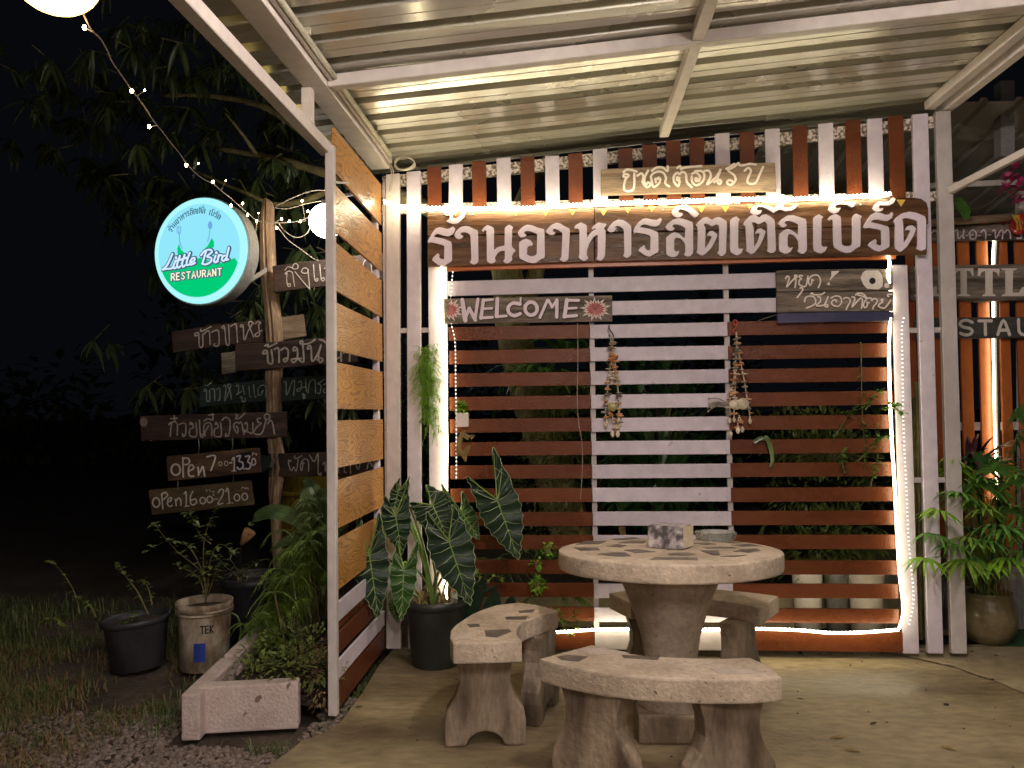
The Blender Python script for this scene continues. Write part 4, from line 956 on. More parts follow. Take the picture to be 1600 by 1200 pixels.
# ------------------------------------------------------------------ plants on the screen
random.seed(21)
hf = thing('hanging_fern', 'feathery green fern hanging on the left pickets beside the rope light', 'plant', tuple(onY(670, 520, -.09)))
mb = MB(); c = onY(668, 552, -.09)
for (cx, cy, n, w) in ((668,556,60,.05),(666,580,90,.065),(669,605,80,.06),(672,635,50,.045),(673,662,26,.03)):
    c = onY(cx, cy, -.085)
    for i in range(n):
        a = random.uniform(0, 2*pi); p = c+Vector((random.gauss(0, .022), random.gauss(0, .012), random.uniform(-.05, .05)))
        e = p+Vector((cos(a)*w, -abs(sin(a))*.04+.01, random.uniform(-.09, .02)))
        pts = [p, p.lerp(e, .5)+Vector((0, 0, .015)), e]; mb.tube(pts, .0008, 3, caps=False)
        for k in range(9):
            q = pts[0].lerp(e, k/9)+Vector((0, 0, .015*sin(pi*k/9)))
            for sg in (-1, 1): leaf_quad(mb, q, (random.uniform(-.5, .5)+sg*.4, -.3, random.uniform(-1, .2)), .024, .0036, .2, 1, 0)
mb.build('fronds', lf_bright, hf); MB().tube([onY(671, 518, -.03), onY(670, 545, -.07)], .0012, 4).build('hanger', steel, hf)
tp_ = thing('small_wall_pot', 'tiny white pot with a bright green tuft fixed beside the left rope light', 'potted plant', tuple(onY(723, 664, -.07)))
c = onY(723, 667, -.075)
MB().prism([c+Vector((-.032, -.03, 0)), c+Vector((.032, -.03, 0)), c+Vector((.03, .03, 0)), c+Vector((-.03, .03, 0))], (0, 0, .075)).build('pot', letter_cream, tp_, bevel=.004)
mb = MB(); cc_ = onY(721, 632, -.075)
for i in range(170):
    a = random.uniform(0, 2*pi); e = random.uniform(-.3, 1.4); leaf_quad(mb, cc_+Vector((0, 0, -.02)), (cos(a)*cos(e), sin(a)*cos(e), sin(e)), random.uniform(.035, .068), .0035, .15, 2)
mb.build('foliage', lf_bright, tp_)
yl = thing('drooping_leaf', 'yellowing leaves drooping below the tiny white pot', 'plant', tuple(onY(722, 690, -.07)))
mb = MB()
for pl in (P('728,672 720,682 716,700 714,712'), P('722,676 732,684 742,680'), P('716,702 724,710 728,722'), P('734,696 728,706 726,716')):
    mb.blade(cat_rom([onY(x, y, -.07) for x, y in pl], 3), .014, (1, 0, 0), .2)
mb.build('leaf', lf_dry, yl)
ck = MB(); ck.tube(cat_rom([onY(x, y, -.025) for x, y in P('902,505 903,560 902,620 904,660 909,690 910,730 907,780')], 4), .0016, 4)
tag(ck.build('beaded_cord', cable_m), 'thin beaded cord hanging down over the left brown slats', 'cord')
sf = thing('staghorn_leaf', 'curling antler shaped leaf hanging over the right brown slats', 'plant', tuple(onY(1192, 690, -.05)))
mb = MB()
mb.blade(cat_rom([onY(x, y, -.06) for x, y in P('1178,692 1188,685 1198,684 1203,695 1206,708 1207,720 1204,730')], 3), .012, (1, 0, .2), .3, prof=lambda t: .5+.5*sin(pi*t))
mb.blade(cat_rom([onY(x, y, -.055) for x, y in P('1200,688 1194,686 1186,684 1176,690')], 3), .008, (0, 0, 1), .3)
mb.build('leaf', lf_grey, sf)
vn = thing('climbing_vine', 'leafy vine trailing through the right brown slats up to the rope light', 'plant', tuple(onY(1345, 700, -.05)))
lv = MB(); st = MB(); br = MB()
for path in ('1345,535 1346,580 1347,640 1350,690 1352,740','1300,690 1315,665 1328,645 1340,635','1340,720 1362,700 1375,685 1392,680','1320,740 1316,720 1322,700','1352,640 1365,620 1378,608','1360,760 1368,730 1372,700 1366,660'):
    sprig(lv, st, [onY(x, y, -.05) for x, y in P(path)], 34, .032, .010, .3)
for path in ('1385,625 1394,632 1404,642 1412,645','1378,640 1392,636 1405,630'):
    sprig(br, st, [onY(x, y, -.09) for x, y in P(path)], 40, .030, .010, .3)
lv.build('foliage', lf_mid, vn); br.build('lit_tone_foliage', lf_bright, vn, label='bright sprig lit by the rope light'); st.build('stem', stem_m, vn)  # sprig near the rope gets a brighter leaf colour for the light on it

# ------------------------------------------------------------------ garden behind the screen
random.seed(31)
def plant(name, label, cat, c, parts, group=None):
    o = thing(name, label, cat, tuple(c), group)
    for nm, mb, m, kd in parts:
        if mb.v: mb.build(nm, m, o)
    return o
tr = thing('garden_tree', 'leaning tree with greenish bark behind the left slats and dark drooping leaves overhead', 'tree', tuple(onY(905, 905, 1.5)))
def limb(px, Y, r, name='branch'):
    pts = cat_rom([onY(x, y, yy) for (x, y), yy in zip(P(px), Y)], 5)
    n = len(pts); rs = [r[0]+(r[1]-r[0])*i/(n-1)+random.uniform(-.006, .006)*min(1, r[0]*8) for i in range(n)]
    return MB().tube(pts, rs, 10).build(name, bark, tr, smooth=True)
limb('925,980 905,880 880,790 850,690 822,600 802,520 795,440 770,330', [1.5, 1.5, 1.5, 1.5, 1.5, 1.5, 1.5, 1.6], (.17, .11), 'trunk')
limb('800,520 830,450 850,380', [1.5, 1.55, 1.6], (.08, .05))
limb('790,420 680,330 560,285 515,272 430,248 340,232', [1.5, 1.6, 1.9, 2.0, 2.1, 2.2], (.075, .018))
limb('560,285 500,230 420,170 330,150 255,150', [1.9, 2.1, 2.3, 2.5, 2.6], (.045, .014))
limb('400,240 375,205 350,175', [2.1, 2.0, 2.0], (.018, .007))
limb('515,300 440,320 380,300 300,265', [1.9, 2.0, 2.0, 2.0], (.03, .008))
limb('790,420 820,300 900,200', [1.5, 1.7, 1.9], (.07, .03))
cl = []
for (x, y, Y, n, r) in ((130,235,2.6,7,.30),(170,200,2.7,7,.35),(110,180,2.9,6,.3),(220,260,2.4,8,.3),(260,120,2.8,8,.4),(320,80,3.0,9,.5),(390,110,3.0,9,.5),(300,180,2.6,8,.4),(440,60,3.2,8,.5),(420,200,2.6,8,.35),
        (480,200,2.8,7,.3),(350,290,2.3,6,.25),(470,300,2.4,5,.25),(260,300,2.4,5,.2),(230,340,2.5,4,.18),(450,480,2.3,7,.22),(500,440,2.2,7,.25),(490,520,2.2,7,.25),(390,440,2.6,5,.3),(330,540,2.9,6,.3),(300,580,2.9,6,.3),(480,620,2.4,6,.25),(370,560,2.7,6,.3),
        (180,120,3.2,7,.4),(230,60,3.4,7,.5),(500,360,2.5,5,.25)):
    c = onY(x, y, Y)
    for i in range(int(n*1.6)):
        tw = c+Vector((random.gauss(0, r), random.gauss(0, r*.8), random.gauss(0, r*.8)))
        cl.append(tw)
crown = MB(); twg = MB()
for tw in cl:
    k = random.randint(7, 11); d0 = Vector((random.uniform(-1, 1), random.uniform(-1, 1), random.uniform(-.5, .3))).normalized()
    twg.tube([tw-d0*.22, tw], [.006, .003], 4)
    for j in range(k):
        a = random.uniform(0, 2*pi)
        leaf_quad(crown, tw-d0*random.uniform(0, .1), (cos(a)*.7, sin(a)*.7, random.uniform(-1.1, .1)), random.uniform(.14, .24), random.uniform(.017, .028), .45, 4, .25)
twg.build('twigs', bark, tr, kind='stuff'); crown.build('crown', lf_tree, tr)

def lm(): return MB()
m1 = lm(); strap(m1, onY(845, 600, .45), 26, .42, .024, 1.0, .8); strap(m1, onY(885, 565, .5), 22, .36, .024, 1.0, .8)
plant('strap_leaf_plant', 'glossy broad strap leaves lit behind the upper left slats beside the tree trunk', 'plant', onY(850, 640, .55), [('foliage', m1, lf_mid, None)])
m1 = lm(); st1 = lm(); bush(m1, st1, onY(885, 620, .4), (.24, .12, .08), 330, .05, .014)
bush(m1, None, onY(880, 655, .4), (.24, .12, .09), 420, .04, .007); bush(m1, None, onY(870, 700, .4), (.28, .12, .09), 420, .04, .007); bush(m1, None, onY(860, 760, .4), (.3, .12, .12), 420, .04, .008); bush(m1, None, onY(850, 830, .4), (.32, .12, .12), 420, .045, .009)
plant('leafy_shrub', 'small leaved shrub showing between the left slats at middle height', 'shrub', onY(885, 720, .5), [('foliage', m1, lf_olive, None), ('stem', st1, stem_m, None)])
m1 = lm(); strap(m1, onY(1030, 800, .7), 26, .95, .03, .55, .6); strap(m1, onY(985, 820, .9), 18, .9, .03, .6, .6)
plant('tall_strap_plant', 'tall dark strap leaved clump behind the white slats', 'plant', onY(1020, 860, .8), [('foliage', m1, lf_dark, None)])
m1 = lm(); st1 = lm(); bush(m1, st1, onY(1030, 690, .9), (.45, .25, .6), 620, .12, .028)
plant('dark_shrub', 'dark shrub deep behind the white slats', 'shrub', onY(1070, 900, 1.1), [('foliage', m1, lf_dark, None), ('stem', st1, stem_m, None)])
m1 = lm(); st1 = lm(); bush(m1, st1, onY(1290, 700, .5), (.42, .2, .10), 520, .055, .011); bush(m1, None, onY(1250, 655, .5), (.36, .2, .06), 260, .06, .012); bush(m1, None, onY(1290, 770, .5), (.42, .15, .12), 420, .05, .010); bush(m1, None, onY(1290, 850, .45), (.42, .15, .10), 420, .05, .010)
plant('trailing_shrub', 'shrub with thin arching stems behind the right brown slats', 'shrub', onY(1290, 760, .7), [('foliage', m1, lf_olive, None), ('stem', st1, stem_m, None)])
m1 = lm(); strap(m1, onY(1225, 830, .55), 18, .42, .012, 1.1, .8); strap(m1, onY(1320, 840, .55), 22, .42, .010, 1.0, .8)
plant('spider_plant', 'arching narrow leaved plants low behind the right brown slats', 'plant', onY(1270, 870, .55), [('foliage', m1, lf_grey, None)])
m1 = lm(); fern(m1, onY(1350, 845, .45), 26, .30, .04); fern(m1, onY(1290, 880, .5), 22, .28, .04)
plant('low_fern', 'low fern behind the slats at the lower right', 'fern', onY(1330, 900, .45), [('foliage', m1, lf_fern, None)])
m1 = lm(); strap(m1, onY(850, 890, .45), 16, .42, .012, 1.0, .9); m2 = lm(); fern(m2, onY(770, 880, .35), 34, .30, .035); fern(m2, onY(870, 930, .3), 30, .26, .03)
plant('ground_fern', 'low mixed fern and grass clump behind the lower left slats', 'fern', onY(820, 950, .4), [('foliage', m1, lf_mid, None), ('fronds', m2, lf_fern, None)])
m1 = lm(); m1.blade([onY(908, 850, .1), onY(909, 810, .1), onY(908, 785, .09)], .018, (1, 0, 0), .2)
m1.blade([onY(975, 850, .2), onY(972, 826, .2), onY(966, 812, .2)], .02, (1, 0, 0), .2)
tag(m1.build('yellow_leaf', lf_dry), 'upright yellow strap leaf behind the left brown slats', 'leaf')
m1 = lm(); bush(m1, None, onY(957-20, 540, -.0), (.001, .001, .001), 0, .03, .01)
m1 = lm(); st1 = lm(); bush(m1, st1, onY(833+4, 905, .0), (.03, .03, .06), 0, .03, .01)
for (cx, cy, n, r) in ((840,912,90,.04),(838,880,30,.03),(858,858,40,.035)): bush(m1, st1, onY(cx, cy, -.06), (r, .03, r), n, .022, .008)
sprig(m1, st1, [onY(x, y, -.05) for x, y in P('822,955 830,935 838,925')], 6, .03, .008)
plant('bright_sprig', 'bright green leafy sprig poking through the lower left slats', 'plant', onY(838, 940, -.05), [('foliage', m1, lf_bright, None), ('stem', st1, stem_m, None)])
m1 = lm(); st1 = lm()
for path in ('745,930 760,910 775,900 790,905','735,925 750,905 745,890','870,965 880,975 890,990','895,950 900,968 903,985','860,950 875,958 885,972'): sprig(m1, st1, [onY(x, y, -.07) for x, y in P(path)], 16, .04, .009)
plant('ground_sprigs', 'light green sprigs growing out along the foot of the left slats', 'plant', onY(800, 960, -.06), [('foliage', m1, lf_fern, None), ('stem', st1, stem_m, None)])
m1 = lm()
for (a, b, w) in (('725,985 738,940 760,905','x',.05),('735,990 765,960 775,920','x',.05),('720,980 725,940 715,915','x',.03),('740,990 790,960 800,930','x',.04)):
    m1.blade(cat_rom([onY(x, y, -.10) for x, y in P(a)], 4), w, (1, 0, .3), .2)
m1.blade(cat_rom([onY(x, y, -.12) for x, y in P('757,925 768,920 777,914')], 3), .012, (0, 0, 1), .2)
plant('broad_leaf_clump', 'dark broad leaves between the black pot and the left bench', 'plant', onY(745, 985, -.1), [('leaf', m1, lf_aloc, None)])
# white tubs and planters behind the foot of the screen
def tub(x0, x1, y0, y1, Y, m, label):
    a = onY(x0, y1, Y); b = onY(x1, y0, Y); r = (b.x-a.x)/2; c = Vector(((a.x+b.x)/2, Y+r, 0)); h = b.z
    o = MB().lathe(c, [(r*.8, 0), (r*.97, h*.9), (r, h*.92), (r, h), (r*.93, h), (r*.9, h*.8)], 20).build('planter_tub', m, smooth=True)
    return tag(o, label, 'tub')
tub(1246, 1292, 893, 990, .35, letter_cream, 'white plastic tub behind the lower right slats, leftmost of three')
tub(1296, 1332, 895, 990, .36, skirt_m, 'grey plastic tub between two pale tubs behind the lower right slats')
tub(1336, 1392, 893, 990, .30, letter_cream, 'white plastic tub behind the lower right slats nearest the rope light')
MB().box((.55, .62, .11), (2.9, .16, .22)).build('planter_kerb', pale_concrete, thing('planter_bed', 'low rendered kerb of the planting bed behind the screen', 'kerb', (.55, .62, 0)))
MB().add([(-1.0, .70, .19), (2.05, .70, .19), (2.05, 2.6, .22), (-1.0, 2.6, .22)], [(0, 1, 2, 3)]).build('garden_soil', soil, kind='structure')
# dark hedge far behind
m1 = lm()
for i in range(30):
    bush(m1, None, (random.uniform(-1.6, 3.2), random.uniform(2.6, 3.6), random.uniform(.3, 1.6)), (.4, .4, .35), 45, .13, .03)
tag(m1.build('hedge', lf_dark), 'dark hedge closing off the garden behind the slatted screen', 'hedge')

# ------------------------------------------------------------------ neighbouring shop front on the right
NYY = .9
nf = thing('orange_slat_wall', 'orange vertical slat wall of the shop front beyond the screen on the right', 'fence', tuple(onY(1540, 900, NYY)))
for (x0, x1) in ((1415,1427),(1449,1466),(1496,1514),(1525,1543),(1558,1574),(1585,1604),(1614,1632),(1642,1660),(1670,1688)):
    a = onY(x0, 372, NYY); b = onY(x1, 372, NYY)
    MB().prism([(a.x, NYY, .35), (b.x, NYY, .35), (b.x, NYY, 2.45), (a.x, NYY, 2.45)], (0, .018, 0)).build('slat', orange_paint, nf, bevel=.002)
for z in (1.15, 2.0): MB().box((2.85, NYY+.035, z), (1.6, .03, .05)).build('rail', post_paint, nf)
lp = thing('rope_light', 'glowing vertical led rope on the orange slat wall at the far right', 'rope light', tuple(onY(1552, 550, NYY-.03)), 'led rope lights along the screen')
sm = cat_rom([onY(x, y, NYY-.03) for x, y in P('1553,372 1551,420 1552,480 1552,540 1553,600 1554,660 1556,720 1558,780')], 5)
MB().tube(sm, .006, 6).build('glowing_tube', led_tube, lp)
MB().tube([p+Vector((.022, 0, 0)) for p in sm], .012, 6).build('pole', steel if False else dark_metal, lp)
# log and fascia boards with writing
BY = NYY-.06
lg = MB().tube([onY(1400, 352, BY-.06), onY(1500, 345, BY-.06), onY(1584, 339, BY-.06)], .024, 10)
tag(lg.build('log_rail', post_paint if False else tan_wood, smooth=True), 'round pale log above the scalloped Thai fascia board', 'log')
lt_ = thing('painted_tin', 'red and yellow painted tin at the end of the log rail, at the right edge', 'tin', tuple(onY(1592, 365, BY-.07)))
c = onY(1594, 350, BY-.07)
MB().ball(c, .065, 16, 10, sx=.8).build('tin', red_can, lt_, smooth=True)
mb = MB()
for k in range(5): mb.tube([c+Vector((-.06+.012*k, -.035, .045)), c+Vector((-.05+.016*k, -.058, 0)), c+Vector((-.04+.02*k, -.045, -.045))], .005, 4)
mb.build('stripe', yellow_paint, lt_)
fs = thing('scalloped_fascia_board', 'grey fascia board with a scalloped top and Thai lettering at the right edge', 'sign', tuple(onY(1550, 374, BY)))
top = []
for k in range(9):
    x0 = 1484+28*(k-2)
    for j in range(5): t = j/5; top.append((x0+28*t, 353.5-(x0-1484)*.01-6*sin(pi*t)))
poly = top+[(1484+28*7, 374), (1428, 377)]
board_px('plank', [(x, y) for x, y in poly], BY, .02, grey_wood, fs)
write(["285,225 305,215 312,290 345,262 362,285","358,215 352,288","402,250 430,215 462,240 455,288 412,288 414,262 435,255","505,235 525,215 542,235 542,290","600,225 622,218 628,288 668,222 690,232 682,290","702,240 725,215 748,238 752,288","842,212 808,225 792,240 836,250 840,285 805,288","80,245 100,220 128,240 128,262"],
      (1440,320), 5.456, 13, atY(BY), FN, 'lettering', letter_white, fs)
write(["378,262 395,262","478,265 500,262","560,258 590,256","650,262 668,262"], (1440,320), 5.456, 7, atY(BY), FN, 'dash', letter_white, fs)
b2 = thing('name_plank', 'thick weathered plank with big cream serif letters ITTL at the right edge', 'sign', tuple(onY(1540, 468, BY)))
o2 = (1440,320)
def cq(s): return [(o2[0]+x/5.456, o2[1]+y/5.456) for x, y in P(s)]
board_px('plank', cq('-80,520 70,522 150,520 260,512 520,510 700,505 880,505 1200,500 1210,800 880,812 600,822 480,830 380,815 270,800 70,812 -80,815 -88,700 -100,600'), BY, .035, grey_wood, b2, bevel=.006)
for s in ("275,540 440,540 446,604 430,600 415,565 386,562 386,758 415,770 415,780 305,780 305,770 335,758 332,562 302,570 287,600 275,600",
          "485,541 665,545 660,612 645,578 606,562 606,757 632,770 632,779 520,779 520,770 546,757 546,562 510,575 500,606 480,605",
          "680,541 812,541 812,551 780,562 776,748 832,748 860,700 876,700 876,779 685,779 685,768 716,757 716,562 680,551",
          "900,541 1060,541 1062,600 1045,575 980,562 980,640 1030,640 1030,665 980,665 980,750 1050,745 1068,705 1080,705 1076,779 900,779 900,768 925,757 925,562 900,551",
          "185,541 262,541 262,551 245,562 245,757 262,768 262,779 185,779 185,768 200,757 200,562 185,551",
          "-60,541 30,541 30,551 8,562 8,748 60,748 118,690 130,700 130,745 152,779 -60,779 -60,768 -42,757 -42,562 -60,551"):
    MB().prism([onY(x, y, BY-.006) for x, y in cq(s)], (0, .0055, 0)).build('letter', letter_cream, b2)
b3 = thing('restaurant_plank', 'dark grey plank with rounded cream letters STAU below the serif plank', 'sign', tuple(onY(1540, 528, BY)))
board_px('plank', cq('-60,965 60,963 880,955 1300,950 1300,1135 60,1140 -60,1140'), BY-.002, .02, mat('charcoal_wood', (.045,.042,.038), (.10,.09,.08), (2,8,20), rough=.7, bump=.3, fine=.3), b3)
for s in ("430,1003 390,985 343,992 325,1018 352,1042 410,1055 430,1080 408,1105 365,1110 330,1095", "485,990 595,990;540,990 543,1108", "648,1108 695,985 748,1108;668,1070 735,1068", "824,978 828,1070 850,1102 885,1108 915,1090 925,978",
          "960,1108 960,980 1010,982 1030,1010 1005,1040 965,1042;985,1042 1035,1108", "10,985 90,985;15,1045 80,1045;10,1108 95,1108;15,985 15,1108", "1070,1108 1110,985 1150,1108;1085,1070 1140,1070"):
    write(s.split(';'), o2, 5.456, 26, atY(BY-.005), FN, 'letter', letter_cream, b3, raise_=.002)
# neighbour canopy
nr = thing('neighbour_canopy', 'corrugated canopy with bare steel frame over the shop front on the right', 'roof', (2.7, 1.2, 2.6))
mb = MB(); ys = [.28, .9, 1.6, 2.4]; x = 1.2; cols = []
while x < 4.2:
    for dx, dz in ((0, 0), (.02, 0), (.12, 0), (.135, .022), (.165, .022), (.18, 0)): cols.append((x+dx, dz))
    x += .19
for yv in ys:
    for (xx, dz) in cols: mb.v.append(Vector((xx, yv, 3.02-.16*yv+dz-.02*(xx-1.2))))
n = len(cols)
for i in range(len(ys)-1):
    for j in range(n-1): mb.f.append((i*n+j, (i+1)*n+j, (i+1)*n+j+1, i*n+j+1))
mb.build('roof_sheet', galv, nr)
def npx(x0, y0, x1, y1, Y, w, name='frame_tube', m=None, Y1=None):
    return MB().bar(onY(x0, y0, Y), onY(x1, y1, Y1 if Y1 is not None else Y), w, w).build(name, m or beam_paint, nr)
npx(1400, 218, 1640, 208, .75, .045); npx(1440, 292, 1592, 285, .95, .035)
MB().bar((2.42, .45, 0), (2.42, .45, 2.75), .07, .07).build('post', skirt_m if False else post_paint, nr)
bpy.data.objects.remove([o for o in bpy.data.objects if o.name.startswith('post') and o.parent is nr][-1])
npx(1569, 130, 1569, 247, .5, .075, 'hanger_post', skirt_m)
npx(1596, 300, 1600, 900, .97, .05, 'post')
bc = thing('diagonal_brace', 'pale steel brace rising to the right from the end post of the screen', 'brace', tuple(onY(1487, 300, -.01)))
MB().bar(onY(1484, 298, -.02), onY(1660, 208, -.45), .035, .035).build('tube', beam_paint, bc, bevel=.003)
# corrugated skirting, turf, rail, clutter
sk = thing('corrugated_skirting', 'grey corrugated skirting sheet behind the palm at the right edge', 'fence', tuple(onZ(1590, 960, 0)+Vector((0, .1, 0))))
mb = MB(); yb = .55; cols = []
x = 1.6
while x < 3.4:
    for dx, dy in ((0, 0), (.025, 0), (.035, -.012), (.05, -.012)): cols.append((x+dx, yb+dy))
    x += .06
n = len(cols)
for z in (0.0, .33):
    for (xx, yy) in cols: mb.v.append(Vector((xx, yy, z)))
for j in range(n-1): mb.f.append((j, j+1, n+j+1, n+j))
mb.build('sheet', skirt_m, sk); MB().box((2.5, yb, .34), (1.8, .05, .03)).build('cap_rail', skirt_m, sk)
MB().add([(2.25, .2, .005), (3.6, .2, .005), (3.6, .54, .005), (2.25, .54, .005)], [(0, 1, 2, 3)]).build('artificial_turf', turf_m, kind='structure')
MB().add([(1.9, .56, -.04), (9, .56, -.04), (9, 4, -.04), (1.9, 4, -.04)], [(0, 1, 2, 3)]).build('shop_floor', pale_concrete, kind='structure')
m1 = lm(); bush(m1, None, onY(1592, 888, .75), (.05, .05, .03), 40, .03, .01)
tag(m1.build('planter_lights_plant', lf_bright), 'tiny bright green foliage above the grey skirting at the right edge', 'plant')
mb = MB()
for i in range(14):
    c = Vector((random.uniform(1.86, 2.02), .35+random.uniform(-.05, .05), .0)); mb.tube([c, c+Vector((random.uniform(-.02, .02), 0, random.uniform(1.2, 1.5)))], random.uniform(.008, .016), 6)
tag(mb.build('cane_bundle', bark), 'bundle of brown canes standing behind the right end posts', 'canes')
pf = thing('red_leaf_plant', 'plant with dark reddish purple strap leaves behind the right end posts', 'plant', tuple(onY(1500, 760, .5)))
m1 = lm(); strap(m1, onY(1515, 740, .45), 22, .42, .016, 1.1, .6); m1.build('foliage', lf_purple, pf)
MB().tube([onY(1515, 740, .45), onY(1525, 900, .45)-Vector((0, 0, .3))], .012, 6).build('stem', stem_m, pf)
bv = thing('flowering_vine', 'flowering vine with magenta blossoms and heart shaped leaves at the upper right', 'vine', tuple(onY(1560, 290, .6)))
m1 = lm(); st1 = lm(); rd = lm()
for (x, y, n, r) in ((1592,268,40,.06),(1578,282,18,.035),(1600,300,26,.05)): bush(rd, None, onY(x, y, .6), (r, .04, r), n, .04, .018)
bush(rd, None, onY(1572, 296, .6), (.02, .02, .02), 10, .03, .015)
st1.tube(cat_rom([onY(x, y, .6) for x, y in P('1600,290 1570,300 1545,318 1525,326 1508,322 1498,315')], 4), .002, 4)
for (x, y, w) in ((1498,317,.03),(1507,330,.035),(1505,322,.02),(1612,310,.04)):
    p = onY(x, y, .58); m1.blade([p+Vector((0, 0, .03)), p+Vector((0, -.01, 0)), p+Vector((0, -.015, -.05))], w, (1, 0, 0), .1, prof=lambda t: sin(pi*(.15+.8*t))**.5)
m1.build('leaf', lf_mid, bv); rd.build('blossom', lf_red, bv); st1.build('stem', stem_m, bv)

# ------------------------------------------------------------------ signpost and its boards
random.seed(41)
PY_ = 1.5; BF = 1.40
spost = thing('signpost', 'split tree trunk signpost carrying dark menu boards left of the side panel', 'signpost', tuple(onY(428, 905, PY_)))
def post_piece(left, right, Y, th):
    """irregular split timber: outline from left/right edges, faceted front"""
    L_ = [onY(x, y, Y) for x, y in P(left)]; R_ = [onY(x, y, Y) for x, y in P(right)]
    mb = MB(); n = len(L_)
    for a, b in zip(L_, R_):
        w = b-a; f = Vector((0, -1, 0))
        for u, d in ((0, 0), (.12, .028), (.38, .045+random.uniform(-.006, .006)), (.46, .036), (.62, .050+random.uniform(-.006, .006)), (.88, .030), (1, 0), (.85, -th), (.15, -th)):
            mb.v.append(a+w*u+f*d)
    for i in range(n-1):
        for k in range(9): mb.f.append((i*9+k, (i+1)*9+k, (i+1)*9+(k+1) % 9, i*9+(k+1) % 9))
    mb.f.append(tuple(range(9))); mb.f.append(tuple((n-1)*9+k for k in range(9))[::-1])
    return mb
post_piece('414,311 409,322 406,350 405,400 408,440 411,470 414,500 415,535 413,560 414,600 416,625 415,655 417,690 421,720 420,745 420,770 423,800 424,830 426,860 428,905',
           '422,313 427,322 428,360 432,420 437,470 441,510 442,535 444,560 441,590 440,620 440,650 438,682 444,705 446,735 441,760 437,790 439,820 440,850 441,870 443,905', PY_, .06).build('post', post_wood, spost)
def sboard(poly, m, strokes=None, org=(0, 0), sc=1, w=10, y=BF, ink=None, name='board', th=.022, extra=None):
    b = board_px(name, [(org[0]+x/sc, org[1]+y_/sc) for x, y_ in P(poly)], y, th, m, spost, bevel=.004)
    if strokes: write(strokes, org, sc, w, atY(y), FN, 'lettering', ink or chalk, b)
    return b
sboard("-40,228 40,215 600,145 780,122 1500,38 1560,430 780,505 600,522 70,585 -20,592", dark_wood,
       ["140,345 165,325 160,400 170,480 190,515 215,500 205,475 180,482","140,330 190,300 240,320 255,400 272,510","140,285 180,240 240,250 255,215 290,195 322,225 310,265 265,270 240,255",
        "370,300 390,265 430,258 465,285 450,325 400,330 370,310","460,290 482,525 465,530 280,310","538,215 555,410 590,400 600,425 575,445 555,420","625,210 645,400 680,390 690,420 665,440 645,415","690,268 715,245 740,240 755,270 745,420",
        "1040,140 1120,140 1165,190 1190,280","1260,150 1230,200 1225,300","1340,200 1350,350","1400,240 1410,380","1440,260 1455,390"], (430,390), 8.889, 13, y=1.52-.12)
# board 2: dark face left of the post, bare end to the right
sboard("50,262 600,187 1045,130 1060,380 700,405 70,498", dark_wood,
       ["345,300 320,312 310,288 345,277 355,300 360,425 398,418 395,290","375,240 385,264 490,210","410,295 440,265 470,270 478,405","495,275 530,255 570,260 575,400 550,425 520,415 530,398",
        "640,235 610,225 625,205 640,232 655,395 688,395 680,190","700,210 740,190 765,195 778,385","835,210 810,217 815,195 840,207 852,360 895,260 950,170","950,182 925,155 900,175 920,240 955,325",
        "975,182 1000,160 1030,170 1010,200 1020,300 985,320 975,295 1050,252"], (260,480), 6.957, 13, y=1.50)
sboard("1180,112 1255,105 1490,75 1515,315 1270,360 1180,368", tan_wood, None, (260,480), 6.957, y=1.53)
sboard("30,188 168,170 168,366 35,386", grey_wood, None, (340,520), 5.926, y=1.50, name='board')
sboard("160,105 600,78 1025,45 1300,28 1300,275 1025,295 165,355", dark_wood,
       ["450,190 420,192 430,165 460,175 470,275 510,275 500,160","440,120 470,108 470,132 550,95","525,155 555,140 570,165 570,275","590,160 625,140 655,165 650,245 625,270 615,245 645,235",
        "730,160 705,167 710,135 740,150 740,240 705,275 690,245 780,238","790,95 800,270 740,232","795,85 775,75 770,100 810,105 860,95 905,65","870,140 840,152 845,125 870,132 880,265 930,200 965,110 940,200 950,275 980,255 962,235 925,252",
        "950,65 985,75 1020,105 1040,140 1045,270","1070,150 1095,180 1105,240 1135,228","1148,110 1150,262","1175,190 1200,130 1228,180 1228,262"], (340,520), 5.926, 16, y=BF-.01)
sboard("-170,495 95,470 430,430 455,632 -170,690", green_board,
       None, (340,520), 5.926, y=1.47)
sboard("590,412 1025,395 1400,385 1400,590 1025,610 590,636", green_board,
       ["615,457 635,457 640,580 690,455 715,440","700,440 715,452 705,580","750,460 775,450 775,520 745,545 740,520 820,500","815,430 825,545","785,570 797,565 795,605 810,605 810,570","840,560 850,480 870,440 905,447 910,560",
        "990,430 950,460 930,472 960,490 950,560 930,555","985,480 1020,470 1035,500 1030,550 985,550 990,520"], (340,520), 5.926, 10, y=1.44, ink=chalk_cool)
write(["490,200 475,206 480,190 492,202 492,262 512,262 510,200","485,170 500,167 525,150","520,195 535,188 542,200 545,262","555,195 570,185 577,200 575,255 565,262",
       "600,175 610,167 615,200 605,270 645,172 625,165 640,200 650,255","680,175 690,165 695,185 690,220 680,227 715,205","720,170 730,225","705,245 715,240 718,268 735,268 735,250","760,175 765,235 775,240","790,165 795,235 805,240",
       "840,210 850,200 835,227 818,225 820,185 845,167 865,180 865,240"], (200,560), 4, 6.5, atY(1.47), FN, 'lettering', chalk_cool, spost)
